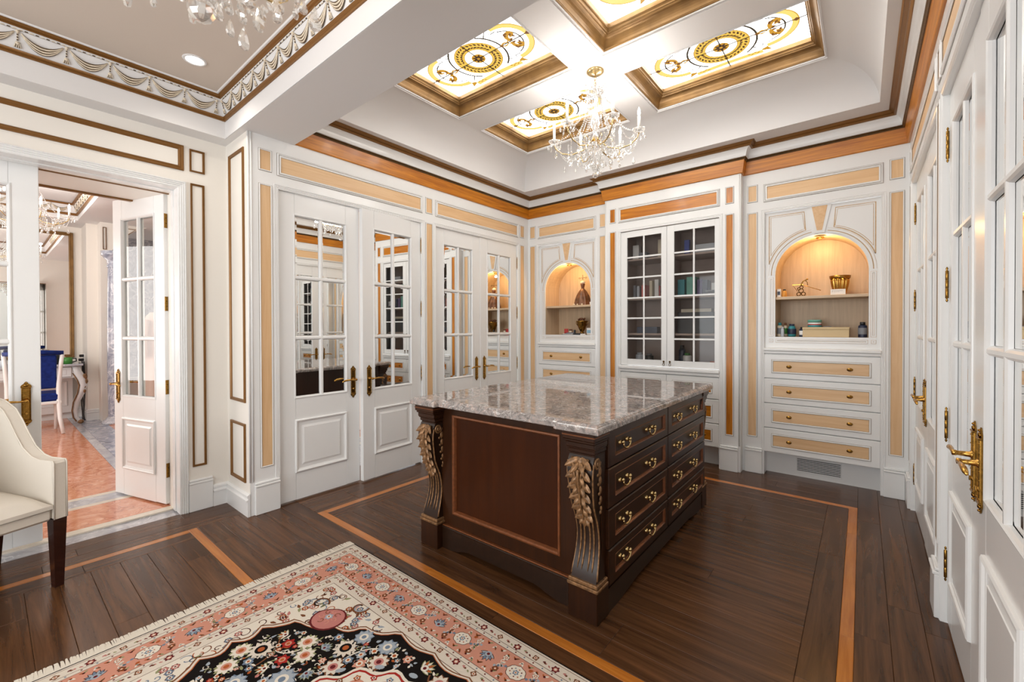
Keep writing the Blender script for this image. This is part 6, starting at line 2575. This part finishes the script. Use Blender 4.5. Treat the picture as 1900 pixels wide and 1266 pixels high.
# vanity desk with a cabriole leg
root = empty('vanity_desk', label='white and gilt vanity desk with curved legs and marble top', cat='desk')
mb = MB()
mb.cbox(-9.48, -8.70, -1.1, 0.905, 0.842, 0.872, 0.008)
obj('marble_top', mb, 'grey_marble', root)
mb = MB()
mb.box(-9.48, -8.76, -1.06, 0.865, 0.675, 0.842)
obj('apron', mb, 'white_paint', root)
Fd = wall_frame((-8.76, 0, 0), (0, 1, 0), (1, 0, 0))
for a, b in ((0.30, 0.79), (-0.32, 0.27), (-0.95, -0.35)):
    mb = MB()
    mb.T = Fd
    mb.cbox(a, b, 0.69, 0.828, 0, 0.012, 0.004)
    d = obj('drawer', mb, 'white_paint', root)
    bronze_frame(d, Fd, a + 0.0, b - 0.0, 0.69, 0.828, 0.7)
    bronze_frame(d, Fd, a + 0.05, b - 0.05, 0.722, 0.796, 0.5)
mb = MB()
mb.box(-9.48, -9.40, -1.06, 0.86, 0.10, 0.68)
bp_ = obj('back_panel', mb, 'white_paint', root)
mb = MB()
mb.T = wall_frame((-9.40, 0, 0), (0, 1, 0), (1, 0, 0))
mb.frame(0.35, 0.80, 0.20, 0.58, [(0, 0), (0.004, 0.012), (0.02, 0.008), (0.03, 0)])
obj('panel_molding', mb, 'white_paint', bp_)


def cabriole(x, y):
    mb = MB()
    pts = [(x, y - 0.03, 0.84), (x, y, 0.74), (x + 0.01, y + 0.045, 0.64), (x + 0.01, y + 0.06, 0.56), (x, y + 0.035, 0.44), (x, y - 0.012, 0.32), (x, y - 0.03, 0.2), (x, y - 0.02, 0.1), (x, y + 0.012, 0.04), (x, y + 0.03, 0.016)]
    mb.tube(pts, [0.055, 0.055, 0.055, 0.05, 0.042, 0.036, 0.032, 0.03, 0.03, 0.02], 10)
    l = obj('leg', mb, 'white_paint', root)
    mb = MB()
    mb.tube([(p[0] + 0.035, p[1] - r * 0.9, p[2]) for p, r in zip(pts[1:-1], (0.055, 0.055, 0.05, 0.042, 0.036, 0.032, 0.03, 0.03))], 0.008, 6)
    mb.ball((x + 0.02, y + 0.03, 0.03), 0.03, 8, 6, 0, (0.8, 1.2, 1))
    for q in range(4):
        mb.ball((x + 0.045, y + 0.075 + 0.012 * math.sin(q * 2), 0.68 - q * 0.07), 0.028 - 0.004 * q, 8, 5, 0, (0.4, 1, 1.6))
    obj('gilding', mb, 'gilded', l)


cabriole(-8.80, 0.85)
cabriole(-8.80, -1.0)
# blue velvet side chair
root = empty('vanity_chair', W(-8.38, 0.40, 0), label='blue velvet chair with white curved frame at the vanity', cat='chair')
mb = MB()
mb.cbox(-0.24, 0.22, -0.24, 0.24, 0.43, 0.535, 0.03)
obj('seat', mb, 'blue_velvet', root)
mb = MB()
mb.cbox(-0.245, 0.225, -0.245, 0.245, 0.395, 0.432, 0.006)
obj('seat_frame', mb, 'white_paint', root)
mb = MB()
mb.T = T(0.17, 0, 0.60) @ Matrix.Rotation(0.16, 4, 'Y')
mb.cbox(-0.03, 0.03, -0.20, 0.20, 0, 0.44, 0.02)
obj('backrest', mb, 'blue_velvet', root)
mb = MB()
mb.tube([(0.27, -0.26, 1.06), (0.262, 0.0, 1.075), (0.27, 0.26, 1.06)], [0.028, 0.034, 0.028], 10)
obj('top_roll', mb, 'blue_velvet', root)
for s in (-1, 1):
    mb = MB()
    mb.tube([(0.29, s * 0.25, 0.005), (0.23, s * 0.225, 0.2), (0.20, s * 0.22, 0.42), (0.195, s * 0.22, 0.65), (0.22, s * 0.235, 0.88), (0.27, s * 0.25, 1.05)], [0.02, 0.022, 0.027, 0.025, 0.022, 0.02], 10)
    obj('back_leg', mb, 'white_paint', root)
    mb = MB()
    mb.tube([(-0.23, s * 0.22, 0.42), (-0.235, s * 0.225, 0.25), (-0.21, s * 0.215, 0.0)], [0.028, 0.02, 0.016], 10)
    obj('front_leg', mb, 'white_paint', root)
# clutter on the desk
DT = 0.8725
bottle('makeup_brush_cup', -8.86, 0.64, DT, 0.045, 0.17, 'p_black', 'p_cream', 'dark cup with pale top on the vanity desk')
bottle('hair_spray', -8.98, 0.72, DT, 0.035, 0.12, 'p_cream', 'p_pink', 'cream bottle on the vanity desk')
root = empty('green_mug', W(-8.84, 0.76, DT), label='green mug with dark handle on the vanity desk', cat='mug')
mb = MB()
mb.lathe([(0, 0), (0.048, 0), (0.052, 0.09), (0.046, 0.09), (0.042, 0.01), (0, 0.01)], seg=20)
obj('body', mb, 'p_green', root)
mb = MB()
mb.tube([(0, 0.05, 0.075), (0, 0.085, 0.07), (0, 0.088, 0.035), (0, 0.048, 0.02)], 0.008, 8)
obj('handle', mb, 'p_black', root)
carton('makeup_palette', -8.76, 0.52, DT, 0.08, 0.16, 0.03, 'p_black', 'black makeup palette at the desk edge', 'palette', 0.1)
carton('tissue_box', -8.95, 0.50, DT, 0.12, 0.10, 0.14, 'p_brown', 'brown patterned box on the vanity desk', 'box')
for k_, (yy, cc, hh, lb) in enumerate(((0.05, 'p_pink', 0.14, 'pink lidded bottle on the desk behind door glass'), (-0.05, 'white_plastic', 0.18, 'tall white bottle on the desk behind door glass'), (0.15, 'p_silver', 0.1, 'silver jar on the desk behind door glass'), (-0.2, 'p_cream', 0.12, 'cream jar on the desk behind door glass'))):
    bottle('cosmetic_bottle', -8.9, yy, DT, 0.035, hh, cc, 'p_black', lb)
# outlet with plugs and a tangle of cables
root = empty('wall_outlet', W(-9.28, 0.972, 0.93), label='white wall outlet with black plugs above the cables', cat='outlet')
mb = MB()
mb.cbox(-0.045, 0.045, -0.002, 0.008, -0.06, 0.06, 0.003)
obj('plate', mb, 'white_plastic', root)
mb = MB()
mb.cbox(-0.03, 0.03, -0.05, -0.002, 0.01, 0.05, 0.006)
mb.cbox(-0.01, 0.04, -0.06, -0.002, -0.05, -0.01, 0.006)
obj('plug', mb, 'black_plastic', root)
CL = ['black cable hanging straightest below the wall outlet', 'black cable looping lowest beside the vanity leg', 'black cable bowing out towards the marble column', 'black cable trailing along the floor behind the desk leg']
for q in range(4):
    x0 = -9.24 + 0.075 * q
    pts = []
    for i in range(12):
        t = i / 11
        pts.append((x0 + 0.02 * math.sin(5 * t + q), 0.945 + 0.010 * math.sin(7 * t + 2 * q), 0.87 * (1 - t) ** (0.8 + 0.3 * q) + 0.012))
    pts.append((x0 + 0.012, 0.94, 0.012))
    mb = MB()
    mb.tube(pts, 0.008, 6)
    obj('power_cable', mb, 'black_plastic', label=CL[q], cat='cable', group='tangled cables')
# robe hanging beyond the arch and a bath
root = empty('bathrobe', W(-8.40, 1.66, 0), label='pale pink bathrobe hanging beyond the open glazed door', cat='robe')
mb = MB()
seg = 28
pr = [(0.05, 1.62), (0.10, 1.56), (0.15, 1.3), (0.17, 0.9), (0.19, 0.5), (0.20, 0.35)]
vs, fs = [], []
for i, (r, z) in enumerate(pr):
    for j in range(seg):
        a = 2 * PI * j / seg
        k = 1 + 0.13 * math.cos(7 * a + i * 0.3)
        vs.append((r * 0.5 * k * math.cos(a), r * k * math.sin(a), z))
for i in range(len(pr) - 1):
    for j in range(seg):
        q = (j + 1) % seg
        fs.append((i * seg + j, i * seg + q, (i + 1) * seg + q, (i + 1) * seg + j))
mb.add(vs, fs, 0, True)
obj('cloth', mb, 'robe', root)
mb = MB()
mb.tube([(0.06, 0.12, 1.5), (0.10, 0.17, 1.2), (0.11, 0.16, 0.95)], [0.05, 0.055, 0.06], 10)
mb.tube([(0.06, -0.12, 1.5), (0.10, -0.17, 1.2), (0.11, -0.16, 0.95)], [0.05, 0.055, 0.06], 10)
obj('sleeve', mb, 'robe', root)
mb = MB()
mb.tube([(0, 0, 0.0), (0, 0, 1.7), (0.04, 0, 1.74), (0.07, 0, 1.69)], 0.012, 8)
mb.lathe([(0, 0.0), (0.16, 0.0), (0.15, 0.02), (0, 0.03)], seg=16)
obj('stand', mb, 'brass', root)
root = empty('bathtub', W(-9.47, 2.1, 0), label='white bathtub beyond the arch', cat='bathtub')
mb = MB()
mb.cbox(-0.35, 0.35, -0.8, 0.8, 0, 0.52, 0.03)
obj('surround', mb, 'white_paint', root)
mb = MB()
mb.frame(-0.33, 0.33, -0.78, 0.78, [(0, 0.521), (0.02, 0.54), (0.06, 0.54), (0.09, 0.525)])
obj('rim', mb, 'white_paint', root)
# small chandelier of the dressing room
chandelier((-7.55, 0.36), 3.18, 0.75, 1.1, 6, 'crystal chandelier glowing in the dressing room beyond the door', 1.3, 1.6, 0.2)
